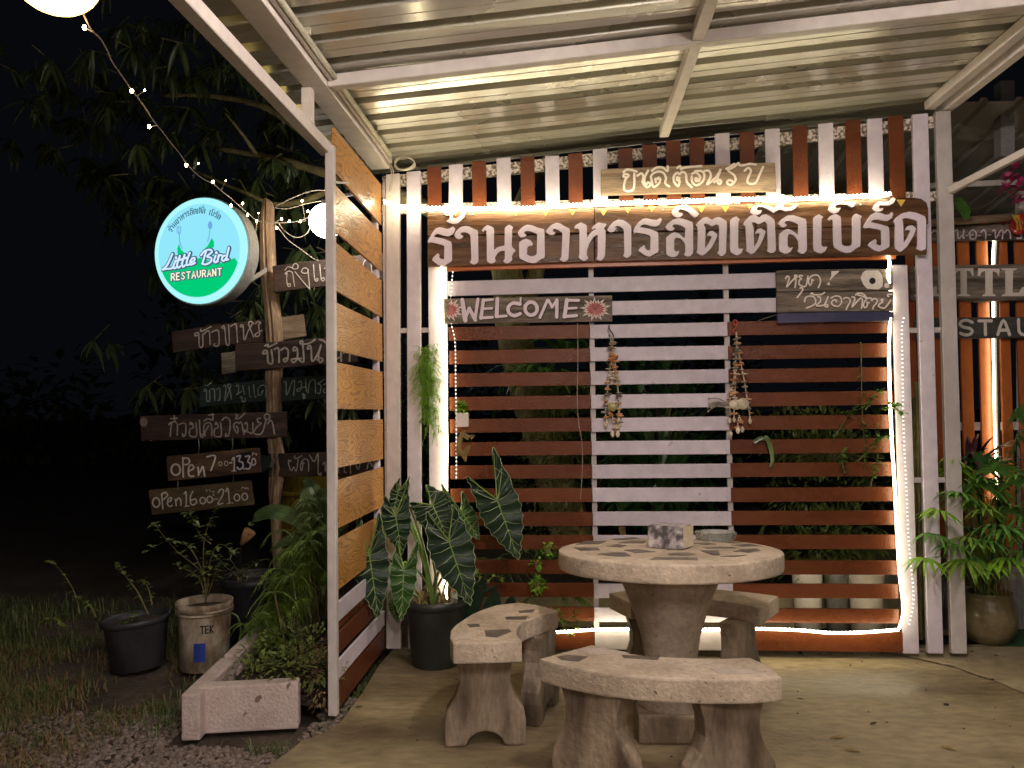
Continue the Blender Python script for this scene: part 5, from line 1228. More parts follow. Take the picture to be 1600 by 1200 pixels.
b5 = sboard("52,128 800,105 1520,85 1525,340 800,357 65,380", dark_wood,
       ["345,215 375,195 365,250 360,330","350,205 395,185 430,210 430,320","400,125 405,180","365,155 430,150","450,215 480,200 515,212 515,310 490,330 485,305","590,205 560,212 570,190 595,240 560,260 560,325 625,325 620,195",
        "655,170 665,320 690,335 690,310 668,315","745,225 735,250 710,290 715,330 700,290 705,220 740,195 775,212 780,325","700,180 740,155 790,167 790,110","750,120 800,110","835,205 815,212 825,190 845,240 810,260 810,325 875,325 870,195",
        "885,170 920,140 960,167 965,240 950,320 920,325 925,305","1035,240 1025,227 1045,250 1040,300 1010,260 1005,210 1035,190 1060,202 1080,190 1105,310","1025,115 1045,125 1020,150 1060,150 1115,100","1115,205 1135,195 1140,260 1120,290 1115,267 1190,300 1195,195",
        "1270,150 1240,157 1250,190 1280,200 1235,240 1210,300 1285,300 1330,160",(ringpts(1340,135,27),15),"1345,205 1380,170 1400,220 1415,310"], (210,630), 6.4, 14, y=BF-.005)
fills([ringpts(95,190,38,46)], (210,630), 6.4, atY(BF-.005), FN, 'painted_mark', mat('faded_paint', (.20,.15,.12), (.30,.24,.19), (20,20,20), rough=.8), b5)
sboard("130,190 300,190 770,175 1300,150 1300,410 770,430 300,430 130,435", dark_wood,
       ["370,262 350,275 345,255 340,300 370,370 395,330 420,375 440,260","410,215 400,235 430,242 480,210","505,290 485,287 490,310 475,370 465,320 490,260 530,250 550,290 550,375","560,205 610,275 650,190 650,390 680,390 680,415 655,410",
        "700,300 715,280 725,302 725,380 755,270 780,290 780,390","860,260 865,390","920,270 925,380 945,385","985,260 990,400","1040,290 1070,355 1100,240","1160,350 1185,270 1220,325 1240,230"], (400,680), 6.667, 12, y=1.46)
sboard("45,205 150,215 150,335 50,400", green_board, None, (400,680), 6.667, y=1.45)
MB().prism([onY(x, y, 1.36) for x, y in P('432,714 433,716 427,730 421,731 423,722')], (0, .01, 0)).build('metal_clip', steel, spost)
# two hanging opening-hours boards
h7 = thing('hours_board', 'wooden board reading open 7.00-13.30 hanging from the menu board', 'sign', tuple(onY(333, 750, BF-.02)))
def hb(o, polyg, m, strokes, org, sc, w, y):
    b = board_px('board', [(org[0]+x/sc, org[1]+yy/sc) for x, yy in P(polyg)], y, .02, m, o, bevel=.004)
    return b
HY = BF-.03
hb(h7, "275,185 900,126 1440,75 1462,385 900,440 295,495", open_wood, None, (225,690), 8, 22, HY)
write([(ringpts(400,350,56,68),24),"490,200 495,440","490,212 545,205 575,240 555,280 510,287","560,370 625,335 610,290 570,310 560,380 580,430 630,430","685,330 690,420","680,320 700,390 740,310 755,360 765,430","795,190 900,180 845,360",
       (ringpts(965,275,20,24),9),(ringpts(1040,270,22,28),9),"1085,262 1110,262","1115,230 1140,200 1140,365",("1110,366 1165,362",12)], (225,690), 8, 20, atY(HY), FN, 'lettering', letter_cream, h7)
fills(["1155,150 1340,125 1345,350 1160,372"], (225,690), 8, atY(HY), FN, 'black_patch', black_paint, h7, .006)
write(["1170,185 1215,175 1195,240 1240,260 1245,320 1200,345 1175,320",(ringpts(1262,340,6),8),"1280,185 1335,180 1310,245 1345,280 1330,335 1285,335",(ringpts(1385,250,24,42),18)], (225,690), 8, 22, atY(HY), FN, 'corrected_hours', letter_white, h7, raise_=.012)
write(["1360,175 1362,140 1385,150","1395,150 1410,170 1412,150"], (225,690), 8, 9, atY(HY), FN, 'small_lettering', letter_cream, h7, raise_=.004)
for a, b in (((310,686),(310,709)), ((363,684),(362,704))):
    MB().tube(cat_rom([onY(a[0], a[1], HY-.005), onY((a[0]+b[0])/2+1, (a[1]+b[1])/2, HY-.012), onY(b[0], b[1], HY-.005)], 4), .0045, 5).build('hanging_wire', steel, h7)
h16 = thing('hours_board', 'olive stained board reading open 16.00-21.00, lowest of the hanging boards', 'sign', tuple(onY(315, 800, HY)))
hb(h16, "50,608 700,545 1335,480 1375,790 700,860 95,918", olive_wood, None, (225,690), 8, 22, HY+.01)
write([(ringpts(155,760,44,58),20),"225,650 240,840","225,655 270,635 300,670 250,722","300,750 340,740 350,700 310,715 300,780 330,810 360,795","400,720 410,800","405,742 440,705 465,730 470,795","510,650 535,630 535,805",("515,810 575,800",12),
       "620,620 590,680 590,760 620,790 665,760 650,715 600,732",(ringpts(745,735,34,40),18),(ringpts(835,720,34,40),18),(ringpts(888,662,7),9),(ringpts(886,622,7),9),("890,715 940,712",12),"950,630 980,590 1015,607 1000,670 945,775 1010,762","1045,620 1070,580 1090,765",("1060,770 1110,760",12),
       (ringpts(1130,760,5),8),(ringpts(1187,692,34,42),16),(ringpts(1287,680,34,42),16)], (225,690), 8, 18, atY(HY+.01), FN, 'lettering', letter_cream, h16)
write(["1225,590 1228,565 1250,575","1262,590 1265,575 1280,585 1300,575 1303,592","780,600 790,625","820,598 835,625"], (225,690), 8, 9, atY(HY+.01), FN, 'small_lettering', letter_cream, h16)
for a, b in (((278,752),(278,766)), ((365,744),(364,758))):
    MB().tube([onY(a[0], a[1], HY-.005), onY(b[0], b[1], HY+.0)], .0035, 5).build('hanging_wire', steel, h16)

# ------------------------------------------------------------------ round light box
lbx = thing('round_light_sign', 'round illuminated light box sign in pale blue and green reading Little Bird RESTAURANT', 'sign', tuple(onY(314, 470, 1.45)))
SC = onY(314, 392, 1.35); SN = Vector((sin(radians(-10)), -cos(radians(-10)), 0)); SU = Vector((-SN.y, SN.x, 0)) * 1.0
if SU.dot(rt) < 0: SU = -SU
SR = 84/FPX*(SC-CAM).dot(fw)
def sp_(x, y): return onP(x, y, SC, SN)
UP3 = Vector((0, 0, 1))
def disc_pts(r, off, n=64): return [SC+SU*(r*cos(2*pi*k/n))+UP3*(r*sin(2*pi*k/n))+SN*off for k in range(n)]
mb = MB(); n = 64
r1 = disc_pts(SR, -.004); r2 = disc_pts(SR, -.17); r3 = disc_pts(SR+.006, -.004); r4 = disc_pts(SR+.006, -.03)
mb.prism(disc_pts(SR, -.135), SN*.13)
box_o = mb.build('housing', box_metal, lbx)
mb = MB().prism(disc_pts(SR+.006, -.03), SN*.02); mb.build('rim', box_metal, lbx)
face_white = emit('lightbox_rim_glow', (.42, .93, .95), 0.68); face_blue = emit('lightbox_sky_glow', (.26, .72, .86), 0.74)
face_green = emit('lightbox_green_glow', (.0, .56, .17), 0.72); ink_navy = emit('lightbox_navy_print', (.055, .13, .24), 0.6); ink_pale = emit('lightbox_pale_print', (.62, .78, .96), 0.74)
ink_cream = emit('lightbox_cream_print', (.93, .92, .62), 0.7); ink_mid = emit('lightbox_blue_print', (.16, .38, .72), 0.7)
MB().add(disc_pts(SR-.004, .004), [tuple(range(64))]).build('glowing_face', face_white, lbx)
ri = SR*.875; cin = SC+SU*(-.035*SR)
mb = MB(); ins = [cin+SU*(ri*cos(2*pi*k/64)*.99)+UP3*(ri*sin(2*pi*k/64))+SN*.007 for k in range(64)]
mb.add(ins, [tuple(range(64))]); mb.build('sky_print', face_blue, lbx)
# green hill: area of the disc under a wavy line
def sign_local(x, y):
    p = sp_(230+x/6.667, 300+y/6.667)-cin; return p.dot(SU), p.z
hill = [sign_local(x, y) for x, y in P('150,832 250,815 330,795 440,760 500,715 545,690 600,690 660,725 740,750 820,730 920,688')]
pts = []
for (u, v) in hill:
    rr = sqrt(u*u+v*v)
    if rr > ri*.985: u *= ri*.985/rr; v *= ri*.985/rr
    pts.append((u, v))
a0 = atan2(pts[-1][1], pts[-1][0]); a1 = atan2(pts[0][1], pts[0][0])
while a1 > a0: a1 -= 2*pi
arc = [(ri*.985*cos(a0+(a1-a0)*k/30), ri*.985*sin(a0+(a1-a0)*k/30)) for k in range(1, 30)]
MB().add([cin+SU*u+UP3*v+SN*.009 for u, v in pts+arc], [tuple(range(len(pts+arc)))]).build('green_print', face_green, lbx)
fills(["325,655 322,590 340,540 360,600 400,640 440,660 400,690 330,690","600,600 640,560 680,480 705,520 705,575 660,600 640,640 600,640"], (230,300), 6.667, sp_, SN, 'leaf_print', face_green, lbx, .0095)
# fork and spoon print
sw = lambda st, w, m, nm, rs: write(st, (230,300), 6.667, w, sp_, SN, nm, m, lbx, raise_=rs)
sw(["345,440 348,520 375,590","325,360 322,410 345,440 362,410 358,365","341,358 343,435","665,395 655,470 640,520"], 9, ink_mid, 'cutlery_print', .0105)
fills([ringpts(665,350,24,42)], (230,300), 6.667, sp_, SN, 'spoon_print', ink_mid, lbx, .0105)
lit = ["280,650 262,690 235,750 205,790 175,815 215,805 270,802 282,790","315,720 292,780 305,800 325,785",(ringpts(322,690,5),20),"365,670 335,760 345,795 370,780","330,722 400,705","415,660 388,750 398,785 420,770","385,708 440,690","470,640 440,720 438,765 460,765",
       "475,745 515,722 520,695 495,700 475,735 482,765 525,745","640,625 618,700 600,755","590,668 620,628 680,608 702,635 650,680 695,695 690,735 640,762 600,755","742,672 725,725 740,742 755,728",(ringpts(752,642,5),20),"778,665 765,735","770,700 790,668 812,672",
       "845,672 822,680 812,715 830,728 855,700","885,590 862,690 858,718 880,712"]
def widen(st, dw, w): return [(s[0], s[1]+dw) if isinstance(s, tuple) else (s, w+dw) for s in st]
sw(widen(lit, 26, 20), 44, ink_navy, 'script_outline', .0125); sw(widen(lit, 0, 20), 20, ink_pale, 'script_lettering', .0185)
# RESTAURANT, simple block strokes sheared along the rising baseline
GL = {'R': [[(0,0),(0,1)],[(0,1),(.6,.97),(.75,.75),(.6,.52),(0,.5)],[(.35,.5),(.8,0)]], 'E': [[(0,0),(0,1)],[(0,1),(.7,1)],[(0,.5),(.6,.5)],[(0,0),(.7,0)]], 'S': [[(.75,.85),(.4,1),(.05,.8),(.35,.52),(.72,.28),(.4,0),(0,.14)]],
      'T': [[(.4,0),(.4,1)],[(0,1),(.8,1)]], 'A': [[(0,0),(.42,1),(.84,0)],[(.18,.33),(.66,.33)]], 'U': [[(0,1),(.02,.3),(.38,0),(.74,.3),(.76,1)]], 'N': [[(0,0),(0,1)],[(0,1),(.74,0)],[(.74,0),(.74,1)]]}
rs_ = []
for i, ch in enumerate('RESTAURANT'):
    for stv in GL[ch]:
        rs_.append(([(268+i*54.5+u*44+v*0, 925-i*5.6-v*70-u*4) for u, v in stv], 13))
write([(s, w+20) for s, w in rs_], (230,300), 6.667, 30, sp_, SN, 'word_outline', ink_navy, lbx, raise_=.0125, cr=1)
write(rs_, (230,300), 6.667, 13, sp_, SN, 'word_lettering', ink_cream, lbx, raise_=.0175, cr=1)
# small Thai arc: the name board's letters again, small, along a circle
groups = [[0,1],[2],[3],[4],[5],[6],[7],[8],[9,10],[11],[12],[13,14,15],[16],[17],[18,19],[20,21],[22]]
x0s = 668; x1s = 1448
groups = [[0,1],[2],[3],[4],[5],[6],[7],[8],[9,10],[11],[12],[13,14,15],[16],[17,18],[19,20],[21]]
mb = MB(); zk = 0; ra = SR*.735
for li, pl in enumerate(LETTERS):
    pts = []
    for (x, y) in pl:
        yy = (y+(x-668)*.026-385)
        t = (x-x0s)/(x1s-x0s); gap = .06 if x > 1268 else 0
        ang = radians(147) - (t*.94+gap)*radians(96)
        r = ra - yy*.00062*1.05+.0
        pts.append(cin+SU*(r*cos(ang))+UP3*(r*sin(ang))+SN*(.0105+zk*.00006))
    zk += 1; mb.add(pts, [tuple(range(len(pts)))])
mb.build('thai_lettering', ink_navy, lbx)
MB().bar(SC+SU*(SR*.6)+Vector((0, .1, -.28)), onY(425, 417, 1.48), .03, .03).build('bracket_arm', box_metal, lbx)
MB().bar(SC+SU*(SR*.6)+Vector((0, .1, .1)), SC+SU*(SR*.6)+Vector((0, .1, -.3)), .03, .03).build('bracket_plate', box_metal, lbx)

# ------------------------------------------------------------------ globes, overhead cable, fairy lights
near_c = onY(87, -38, -1.85); far_c = onY(510, 345, 1.1)
gl1 = thing('globe_lamp', 'large glowing warm globe lamp at the top left edge', 'lamp', tuple(near_c))
MB().ball(near_c, 65/FPX*(near_c-CAM).dot(fw), 28, 16, sz=.88).build('globe', globe_glow, gl1, smooth=True)
MB().lathe(near_c+Vector((0, 0, .1)), [(.04, 0), (.045, .04), (.03, .07), (.012, .09)], 14, close_top=True).build('lamp_cap', dark_metal, gl1)
MB().bar(near_c+Vector((0, 0, .17)), (-1.1, -1.85, 2.86), .02, .02).build('bracket_arm', beam_paint, gl1)
gl2 = thing('globe_lamp', 'glowing white globe lamp behind the side panel post near the signpost', 'lamp', tuple(far_c))
MB().ball(far_c, 27/FPX*(far_c-CAM).dot(fw), 24, 14, sz=.98).build('globe', globe_white, gl2, smooth=True)
MB().lathe(far_c+Vector((0, 0, .1)), [(.03, 0), (.035, .04), (.02, .07)], 12, close_top=True).build('lamp_cap', dark_metal, gl2)
MB().bar(far_c+Vector((0, 0, .15)), (-1.0, .06, 2.52), .018, .018).build('bracket_arm', beam_paint, gl2)
fl = thing('fairy_light_string', 'string of tiny warm fairy lights from the top left globe to the signpost', 'string lights', tuple(onY(292, 258, -.2)))
path = P('128,14 134,30 143,47 158,62 168,80 176,98 190,118 206,141 217,155 228,170 240,189 253,205 266,222 280,239 292,256 306,271 320,281 333,287 348,300 360,309 374,322 388,334 402,345 412,347 425,348 445,348 468,345 490,335 505,322 516,314')
npth = len(path); W3 = []
za = (onY(128, 14, -1.8)-CAM).dot(fw); zb_ = (onY(402, 345, 1.3)-CAM).dot(fw)
cuml = [0]
for i in range(1, npth): cuml.append(cuml[-1]+math.dist(path[i], path[i-1]))
i402 = path.index((402.0, 345.0))
for i, (x, y) in enumerate(path):
    t = min(1, cuml[i]/cuml[i402]); zi = 1/((1-t)/za+t/zb_)
    d = ray(x, y); W3.append(CAM+d*(zi/FPX))
smf = cat_rom(W3, 3)
def wire(pts, r=.0028): return MB().tube(pts, r, 5, caps=False).build('wire', cable_m, fl)
wire(smf, .0030)
def depth_at(x):
    j = min(range(npth), key=lambda i: abs(path[i][0]-x)); return (W3[j]-CAM).dot(fw)
fb_ = []
for (bx_, by_, wx, wy) in ((132,43,145,50),(206,142,206,142),(233,198,246,196),(291,258,295,255),(333,284,334,287),(361,321,362,312),(387,336,389,335),(401,345,403,346),(226,141,214,150),(310,255,300,266),(353,282,345,297),(379,318,378,325),(440,342,430,347),(472,314,476,340),(469,346,478,345),(432,356,430,349),(481,330,486,336),(495,327,497,330),(510,316,512,316),(404,333,404,345),(452,346,452,348)):
    zz = depth_at(bx_); a = CAM+ray(bx_, by_)*(zz/FPX); b = CAM+ray(wx, wy)*(zz/FPX)
    if (a-b).length > .004: MB().tube([b, a], .0018, 4).build('bulb_lead', cable_m, fl)
    MB().ball(a, .0065 if bx_ not in (226,310,353,404) else .0035, 8, 5, sz=1.3).build('bulb', fairy_glow, fl)
for s in ('430,325 450,326 480,318 515,312','434,355 450,375 468,388 490,404 498,407','436,350 446,362 462,371 478,366 486,352 490,340','432,322 460,308 490,298 513,298','402,345 398,370 392,400 396,440'):
    wire(cat_rom([onY(x, y, 1.32) for x, y in P(s)], 5), .0025)
ovc = MB().tube(cat_rom([onY(240, 300, 1.6), onY(380, 318, 1.5), onY(510, 296, 1.1)], 5), .003, 4)

# restaurant tubes under the canopy; globes on poles behind the camera are added fill light
for (lx, ly, zc, ln, lab) in ((0.60, -2.5, 2.66, 0.5, 'short tube lamp under the canopy roof, above the table side of the camera'), (0.5, -4.7, 2.62, 1.0, 'long tube lamp under the canopy roof, behind the camera')):
    o = thing('ceiling_lamp', lab, 'lamp', (lx, ly, zc))
    MB().box((lx, ly, zc+.05), (.10, ln, .05)).build('lamp_body', box_metal, o)
    MB().box((lx, ly, (zc+.075+zr(lx)+.08)/2), (.02, .02, zr(lx)+.08-zc-.10)).build('lamp_rod', box_metal, o)
    MB().tube([(lx-.0, ly-ln/2, zc), (lx, ly+ln/2, zc)], .016, 10).build('lamp_tube', front_glow, o)
for (lx, ly, lab) in ((-0.1, -7.5, 'added fill lamp on a pole behind the camera, left'), (2.2, -7.5, 'added fill lamp on a pole behind the camera, right')):
    o = thing('fill_lamp', lab, 'lamp', (lx, ly, -.06))
    MB().tube([(lx, ly, -.06), (lx, ly, 2.35)], .03, 10).build('pole', box_metal, o)
    MB().ball((lx, ly, 2.5), .17, 20, 12).build('globe', fill_glow, o, smooth=True)

# ------------------------------------------------------------------ left bed: tubs, pail, planter blocks, shrubs
random.seed(51)
def tub_thing(name, label, c, r0_, r1_, h, m, rim=.012, tilt=0, group=None):
    o = thing(name, label, 'tub' if name != 'paint_pail' else 'pail', tuple(c), group)
    mb = pot_mesh(c, r0_, r1_, h, rim)
    if tilt:
        for v in mb.v:
            d = v-Vector(c); v.x = c[0]+d.x*cos(tilt)-d.z*sin(tilt)*1; v.z = c[2]+d.z*cos(tilt)+d.x*sin(tilt)
    mb.build('tub', m, o, smooth=True)
    mb = MB().lathe(Vector(c)+Vector((0, 0, h*.88)), [(.01, .008), (r1_*.5, .004), (r1_*.97, 0)], 18, close_bottom=False)
    if tilt:
        for v in mb.v:
            d = v-Vector(c); v.x = c[0]+d.x*cos(tilt)-d.z*sin(tilt); v.z = c[2]+d.z*cos(tilt)+d.x*sin(tilt)
    mb.build('soil', soil, o)
    return o
c1 = onZ(192, 1046, 0)+Vector((0, .15, -.03)); t_a = tub_thing('black_tub', 'wide low black tub with weeds, leftmost of the row', c1, .125, .160, .26, tub_plastic, tilt=radians(4))
c2 = onZ(300, 1046, 0)+Vector((0.0, .14, -.03)); t_b = tub_thing('paint_pail', 'dirty white plastic pail with faded print and a blue patch, between two black tubs', c2, .118, .135, .345, pail_plastic, .008)
for zz in (.285, .30): MB().lathe(c2+Vector((0, 0, zz)), [(.137, 0), (.145, .003), (.145, .010), (.137, .013)], 26, close_bottom=False).build('rib', pail_plastic, t_b)
# print on the pail, wrapped on its wall
def on_pail(u, z, off=.0015):  # u angle (0 = facing camera), z height
    a = -pi/2+u+.42; r = .1225+.0113*z/.297+off
    return c2+Vector((r*cos(a), r*sin(a), z))
def pail_strokes(sts, w, m, nm, off):
    mb = MB()
    for st in sts:
        pts = [on_pail(u, z, off) for u, z in st]; 
        for i in range(len(pts)-1):
            d = (pts[i+1]-pts[i]).normalized(); rad = Vector((pts[i].x-c2.x, pts[i].y-c2.y, 0)).normalized(); s = d.cross(rad)*w
            mb.add([pts[i]-s-d*w, pts[i]+s-d*w, pts[i+1]+s+d*w, pts[i+1]-s+d*w], [(0, 1, 2, 3)]); off += .00005
    return mb.build(nm, m, t_b)
u0_, z0_ = -.12, .205
def ltr(k, pts): return [[(u0_+k*.17+u*.12, z0_+v*.036) for u, v in s] for s in pts]
pail_strokes(ltr(0, [[(0,1),(1,1)],[(.5,0),(.5,1)]])+ltr(1, [[(0,0),(0,1)],[(0,1),(.8,1)],[(0,.5),(.7,.5)],[(0,0),(.8,0)]])+ltr(2, [[(0,0),(0,1)],[(.1,.5),(.9,1)],[(.1,.5),(.9,0)]]), .0035, black_paint, 'printed_letters', .002)
mb = MB(); g_ = [(-.36+.1*k) for k in range(6)]
for i in range(5): mb.add([on_pail(-.40+.09*i, .06, .0012), on_pail(-.40+.09*(i+1), .06, .0012), on_pail(-.40+.09*(i+1), .155, .0012), on_pail(-.40+.09*i, .155, .0012)], [(0, 1, 2, 3)])
mb.build('blue_label', blue_print, t_b)
c3 = onZ(372, 1012, 0)+Vector((.02, .18, 0)); t_c = tub_thing('black_tub', 'tall dark nursery tub beside the fern shrub, right of the pail', c3, .135, .178, .36, tub_plastic, .012)
# barrel
cb = onZ(445, 905, 0)+Vector((.05, .55, 0))
br_ = thing('yellow_barrel', 'old yellow barrel standing behind the signpost', 'barrel', tuple(cb))
MB().lathe(cb, [(.27, 0), (.285, .01), (.285, .3), (.295, .31), (.295, .33), (.285, .34), (.285, .60), (.295, .61), (.295, .63), (.285, .64), (.285, .88), (.292, .90), (.26, .905), (.01, .90)], 30).build('drum', barrel_m, br_, smooth=False)
# cup shaped terracotta fixture
q = onY(382, 838, .6)
cup = MB().lathe((0, 0, 0), [(.012, 0), (.03, .05), (.04, .10), (.032, .10), (.01, .03)], 12)
for v in cup.v:
    v.x, v.z = v.x*cos(.6)+v.z*sin(.6), -v.x*sin(.6)+v.z*cos(.6); v += q-Vector((.02, 0, .05))
st_ = thing('garden_spike_light', 'small terracotta coloured cup on a dark spike between the tubs and the signpost', 'spike', (q.x-.05, q.y, 0))
cup.build('cup', amber_pot, st_, smooth=True); MB().tube([(q.x-.05, q.y, 0), q-Vector((.02, 0, .05))], .006, 5).build('spike', dark_metal, st_)
# planter blocks (each can be lifted away)
def block(pts, h, label, bev=.008):
    o = MB().prism([Vector((p[0], p[1], h)) for p in pts], (0, 0, -h-.03)).build('planter_block', block_m, bevel=bev, bseg=2)
    tag(o, label, 'block', 'pale rendered blocks edging the left bed')
zt_ = .163
f0 = onZ(309, 1074, zt_); f1 = onZ(466, 1066, zt_)
d_ = (f1-f0).normalized(); n_ = Vector((-d_.y, d_.x, 0))
block([f0, f1, f1+n_*.07, f0+n_*.07], zt_, 'pale rendered block facing the camera at the front of the bed')
e0 = onZ(283, 1085, .157); sdir = Vector((-.10, 1.0, 0)).normalized(); sn_ = Vector((sdir.y, -sdir.x, 0))
block([e0, e0+sn_*.075, e0+sn_*.075+sdir*.48, e0+sdir*.48], .157, 'chipped rendered block at the front left corner of the bed')
e1 = e0+sdir*.49+Vector((.01, 0, 0)); block([e1, e1+sn_*.075, e1+sn_*.075+sdir*.5, e1+sdir*.5], .167, 'chipped rendered block receding behind the front left one')
MB().add([(-1.50, -.86, .10), (-1.04, -.86, .02), (-1.04, .3, .10), (-1.62, .3, .12)], [(0, 1, 2, 3)]).build('bed_soil', soil, kind='structure')

def shr(name, label, cat, base, build):
    o = thing(name, label, cat, tuple(base)); lf = MB(); st = MB(); m = build(lf, st); lf.build('foliage', m, o)
    if st.v: st.build('stem', stem_m, o)
    return o
def b_fern(lf, st):
    for i in range(130):
        t = random.random(); u = random.gauss(0, 1)
        px_, py_ = 503-88*t+u*13, 812+178*t+random.gauss(0, 20)
        Y = .15-.5*t+random.uniform(-.12, .12)
        if px_ > 512: px_ = 505
        p = onY(px_, py_, Y)
        fern(lf, p, 7, .125, .022, .5, 1.3, 10)
        if i % 6 == 0: st.tube([(p.x+.05, p.y+.05, .06), p], .005, 4)
    return lf_fern
shr('fern_shrub', 'dense feathery green shrub spilling over the planter blocks beside the side panel', 'shrub', onZ(455, 1000, .05), b_fern)
def b_low(lf, st):
    for (x, y, Y, n) in ((440,1000,-.55,150),(470,1020,-.7,130),(410,1020,-.6,110),(490,1000,-.6,120),(450,1040,-.85,110),(400,1045,-.8,80),(495,1045,-.8,90)): bush(lf, None, onY(x, y, Y), (.12, .12, .06), n, .035, .008)
    return lf_olive
shr('ground_cover_shrub', 'low small leaved plants filling the bed inside the pale blocks', 'shrub', onZ(440, 1080, .05), b_low)
mb = MB(); bush(mb, None, onY(504, 1060, -.85), (.08, .08, .16), 240, .022, .005); bush(mb, None, onY(490, 1030, -.75), (.10, .1, .10), 200, .022, .005)
tag(mb.build('dry_bush', straw_m), 'dry reddish brown twiggy bush at the foot of the side panel post', 'bush')
def b_strap(lf, st):
    for s, w, Y in (('500,860 470,815 430,800 400,810 392,822',.045,.3),('505,860 490,820 480,790 476,762',.05,.35),('512,850 505,800 492,770 478,748',.055,.4),('508,870 500,830 512,790 530,770',.04,.3),('500,870 480,850 450,845 425,862',.035,.35),('515,860 520,820 515,780 508,762',.05,.2)):
        lf.blade(cat_rom([onY(x, y, Y) for x, y in P(s)], 4), w, (.6, .3, .8), .3, prof=lambda t: .35+.65*sin(pi*min(1, .15+.85*t))*(1 if t < .9 else .8))
    st.tube([onY(503, 870, .3), (onY(503, 870, .3).x, .3, .05)], .02, 6)
    return lf_grey
shr('broad_strap_plant', 'broad arching strap leaves between the signpost and the side panel', 'plant', onZ(500, 960, 0)+Vector((0, .3, 0)), b_strap)
def b_pail(lf, st):
    for s in ('322,940 318,900 300,880 275,860 250,830 242,815','322,940 326,900 330,870 345,850 372,870','322,940 318,880 320,840 330,810 345,790','322,940 312,905 290,890 270,880','325,930 335,900 342,880 330,860','320,900 300,860 285,850 262,845 232,860','330,850 312,835 300,810 292,800'):
        sprig(lf, st, [onY(x, y, c2.y+random.uniform(-.06, .06)) for x, y in P(s)], 26, .045, .014)
    return lf_olive
shr('branchy_weed', 'branchy leafy weed growing out of the dirty white pail', 'plant', c2+Vector((.05, .0, .3)), b_pail)
def b_tub(lf, st):
    for s in ('125,960 118,930 105,905 88,885 70,875','232,960 215,925 200,905 190,890 185,880','238,945 232,920 222,905','110,990 100,975 80,968 60,975','150,965 140,945 120,935'):
        sprig(lf, st, [onY(x, y, c1.y+random.uniform(-.05, .05)) for x, y in P(s)], 20, .04, .010)
    return lf_olive
shr('tub_weed', 'thin leggy weeds growing from the leftmost black tub', 'plant', c1+Vector((0, 0, .2)), b_tub)
mb = MB(); 
for (x, y) in ((200,965),(210,960),(215,972),(190,975),(205,978)): leaf_quad(mb, onY(x, y, c1.y-.03), (random.uniform(-1, 1), -.5, .5), .06, .022, .3, 2)
tag(mb.build('yellow_leaves', lf_bright), 'few bright yellow green leaves on the soil of the leftmost tub', 'leaf')
def b_twigs(lf, st):
    for s in ('375,925 370,900 352,885 345,875','375,925 380,895 400,880 418,872','375,925 372,895 360,870 372,855','378,920 390,900 405,900 415,905','372,925 355,910 345,912'):
        sprig(lf, st, [onY(x, y, c3.y+random.uniform(-.06, .06)) for x, y in P(s)], 16, .06, .006)
    return lf_grey
shr('twiggy_plant', 'sparse twiggy plant with narrow pale leaves in the tall dark tub', 'plant', c3+Vector((0, 0, .33)), b_twigs)
c_ = onY(383, 985, c3.y-.25); mb = MB(); mb.tube(cat_rom([onY(x, y, .0-.1) for x, y in P('372,1010 376,985 372,965 362,958 352,957')], 4), .005, 5)
tag(mb.build('bent_stalk', lf_grey), 'pale bent stalk in front of the tall dark tub', 'stalk')

# gravel and grass
random.seed(61)
TPL = []
for q in range(5):
    a = MB().ball((0, 0, 0), 1, 6, 4); TPL.append([Vector((v.x*random.uniform(.75, 1.2), v.y*random.uniform(.7, 1.1), v.z*random.uniform(.45, .75))) for v in a.v]); TF = a.f
gv = []; gf = []
def slab_x(y):
    for i in range(len(edge)-1):
        if edge[i][1] <= y <= edge[i+1][1]:
            t = (y-edge[i][1])/(edge[i+1][1]-edge[i][1]); return edge[i][0]+(edge[i+1][0]-edge[i][0])*t
    return -1.0
cnt = 0
while cnt < 11000:
    y = random.uniform(-2.6, -.75); x = slab_x(y)-abs(random.gauss(0, .95))+.01
    if x < -3.3 or (x > -1.66 and y > -1.08 and x < -1.09): continue
    px_d = 1
    s = random.uniform(.006, .015)*(1 if random.random() < .85 else 1.5); a = random.uniform(0, 2*pi); tp = random.choice(TPL); b = len(gv)
    ca, sa = cos(a)*s, sin(a)*s; z = -.055+s*.25
    gv += [(x+v.x*ca-v.y*sa, y+v.x*sa+v.y*ca, z+v.z*s) for v in tp]; gf += [tuple(i+b for i in f) for f in TF]; cnt += 1
for i in range(160):
    x = random.uniform(-1.1, -.99); y = random.uniform(-1.08, -.6); s = random.uniform(.008, .018); tp = random.choice(TPL); b = len(gv)
    gv += [(x+v.x*s, y+v.y*s, -.02+v.z*s) for v in tp]; gf += [tuple(i+b for i in f) for f in TF]
mb = MB(); mb.v = [Vector(v) for v in gv]; mb.f = gf; mb.build('gravel', stone_m, kind='stuff')
def gdens(x, y):
    v = sin(x*3.1+y*2.3)+sin(x*7.7-y*4.1)*.5+sin(y*9+x*2)*.4
    return v
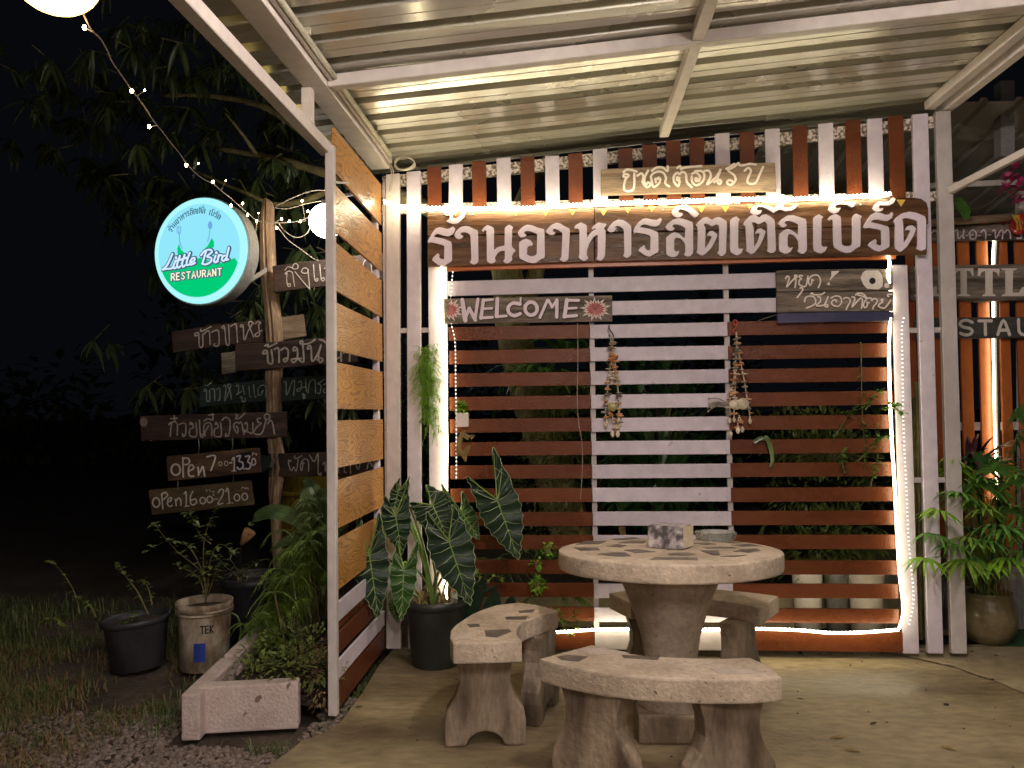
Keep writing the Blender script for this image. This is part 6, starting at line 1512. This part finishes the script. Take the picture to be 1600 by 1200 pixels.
def grass(n, x0, x1, y0, y1, m, name, thr, hmin, hmax):
    mb = MB(); k = 0; tries = 0
    while k < n and tries < n*12:
        tries += 1; x = random.uniform(x0, x1); y = random.uniform(y0, y1)
        if gdens(x, y) < thr+random.gauss(0, .5): continue
        if x > slab_x(y)-.02 or (-1.70 < x < -1.05 and y > -1.1): continue
        if (x-c1.x)**2+(y-c1.y)**2 < .03 or (x-c2.x)**2+(y-c2.y)**2 < .022: continue
        h = random.uniform(hmin, hmax); a = random.uniform(0, 2*pi); l = random.uniform(.2, 1.3)*h; w = random.uniform(.0015, .003)
        b = len(mb.v); p = Vector((x, y, -.058)); s = Vector((-sin(a), cos(a), 0))*w; q1 = p+Vector((cos(a)*l*.35, sin(a)*l*.35, h*.6)); q2 = p+Vector((cos(a)*l, sin(a)*l, h*random.uniform(.5, 1)))
        mb.v += [p-s, p+s, q1+s*.8, q1-s*.8, q2]; mb.f += [(b, b+1, b+2, b+3), (b+3, b+2, b+4)]; k += 1
    mb.build(name, m, kind='stuff')
grass(11000, -3.6, -1.0, -1.15, .6, grass_m, 'grass', -.2, .02, .085)
grass(3500, -3.0, -1.15, -2.3, -1.25, grass_m, 'grass', .45, .015, .05)
grass(9000, -3.9, -1.9, -1.35, .1, straw_m, 'dry_grass', -.4, .02, .08)
grass(5000, -6.5, -2.4, .3, 1.2, grass_m, 'grass', -.6, .04, .16)

# far dark tree line and a faint distant house beyond the road
random.seed(77)
mb = MB()
for i in range(46):
    x = -34+i*.85+random.uniform(-.5, .5); hh = random.uniform(1.2, 4.2)
    for q in range(3): bush(mb, None, (x+random.uniform(-.5, .5), 17+random.uniform(-1, 1), hh*(.3+.3*q)), (1.0, .8, hh*.28), 34, .45, .14)
mb.build('far_trees', lf_tree, kind='stuff')

LEAFS = ((1040,1098,.03,'dry curled leaf on the floor under the front stone bench'),(1310,1152,.035,'largest dry leaf on the open floor right of the front bench'),(1365,1130,.02,'small dark leaf farther back on the open floor'),
 (1330,1172,.03,'dry leaf nearest the bottom edge on the open floor'),(560,1105,.02,'small dark leaf on the floor beside the side panel'),(905,1112,.02,'small dark leaf between the left and front benches'),
 (1250,1092,.018,'tiny dark leaf just right of the front bench end'),(1480,1168,.03,'dry curled leaf at the lower right of the floor'))
for (x, y, r_, lab) in LEAFS:
    p = onZ(x, y, .006); a = random.uniform(0, 6); m1 = MB(); d = Vector((cos(a), sin(a), 0))
    m1.blade([p-d*r_, p+Vector((0, 0, r_*.25)), p+d*r_+Vector((0, 0, r_*.1))], r_*.4, Vector((-sin(a), cos(a), 0)), .35)
    o = m1.build('fallen_leaf', lf_dry if r_ > .025 else soil); tag(o, lab, 'leaf', 'dry leaves on the concrete floor')
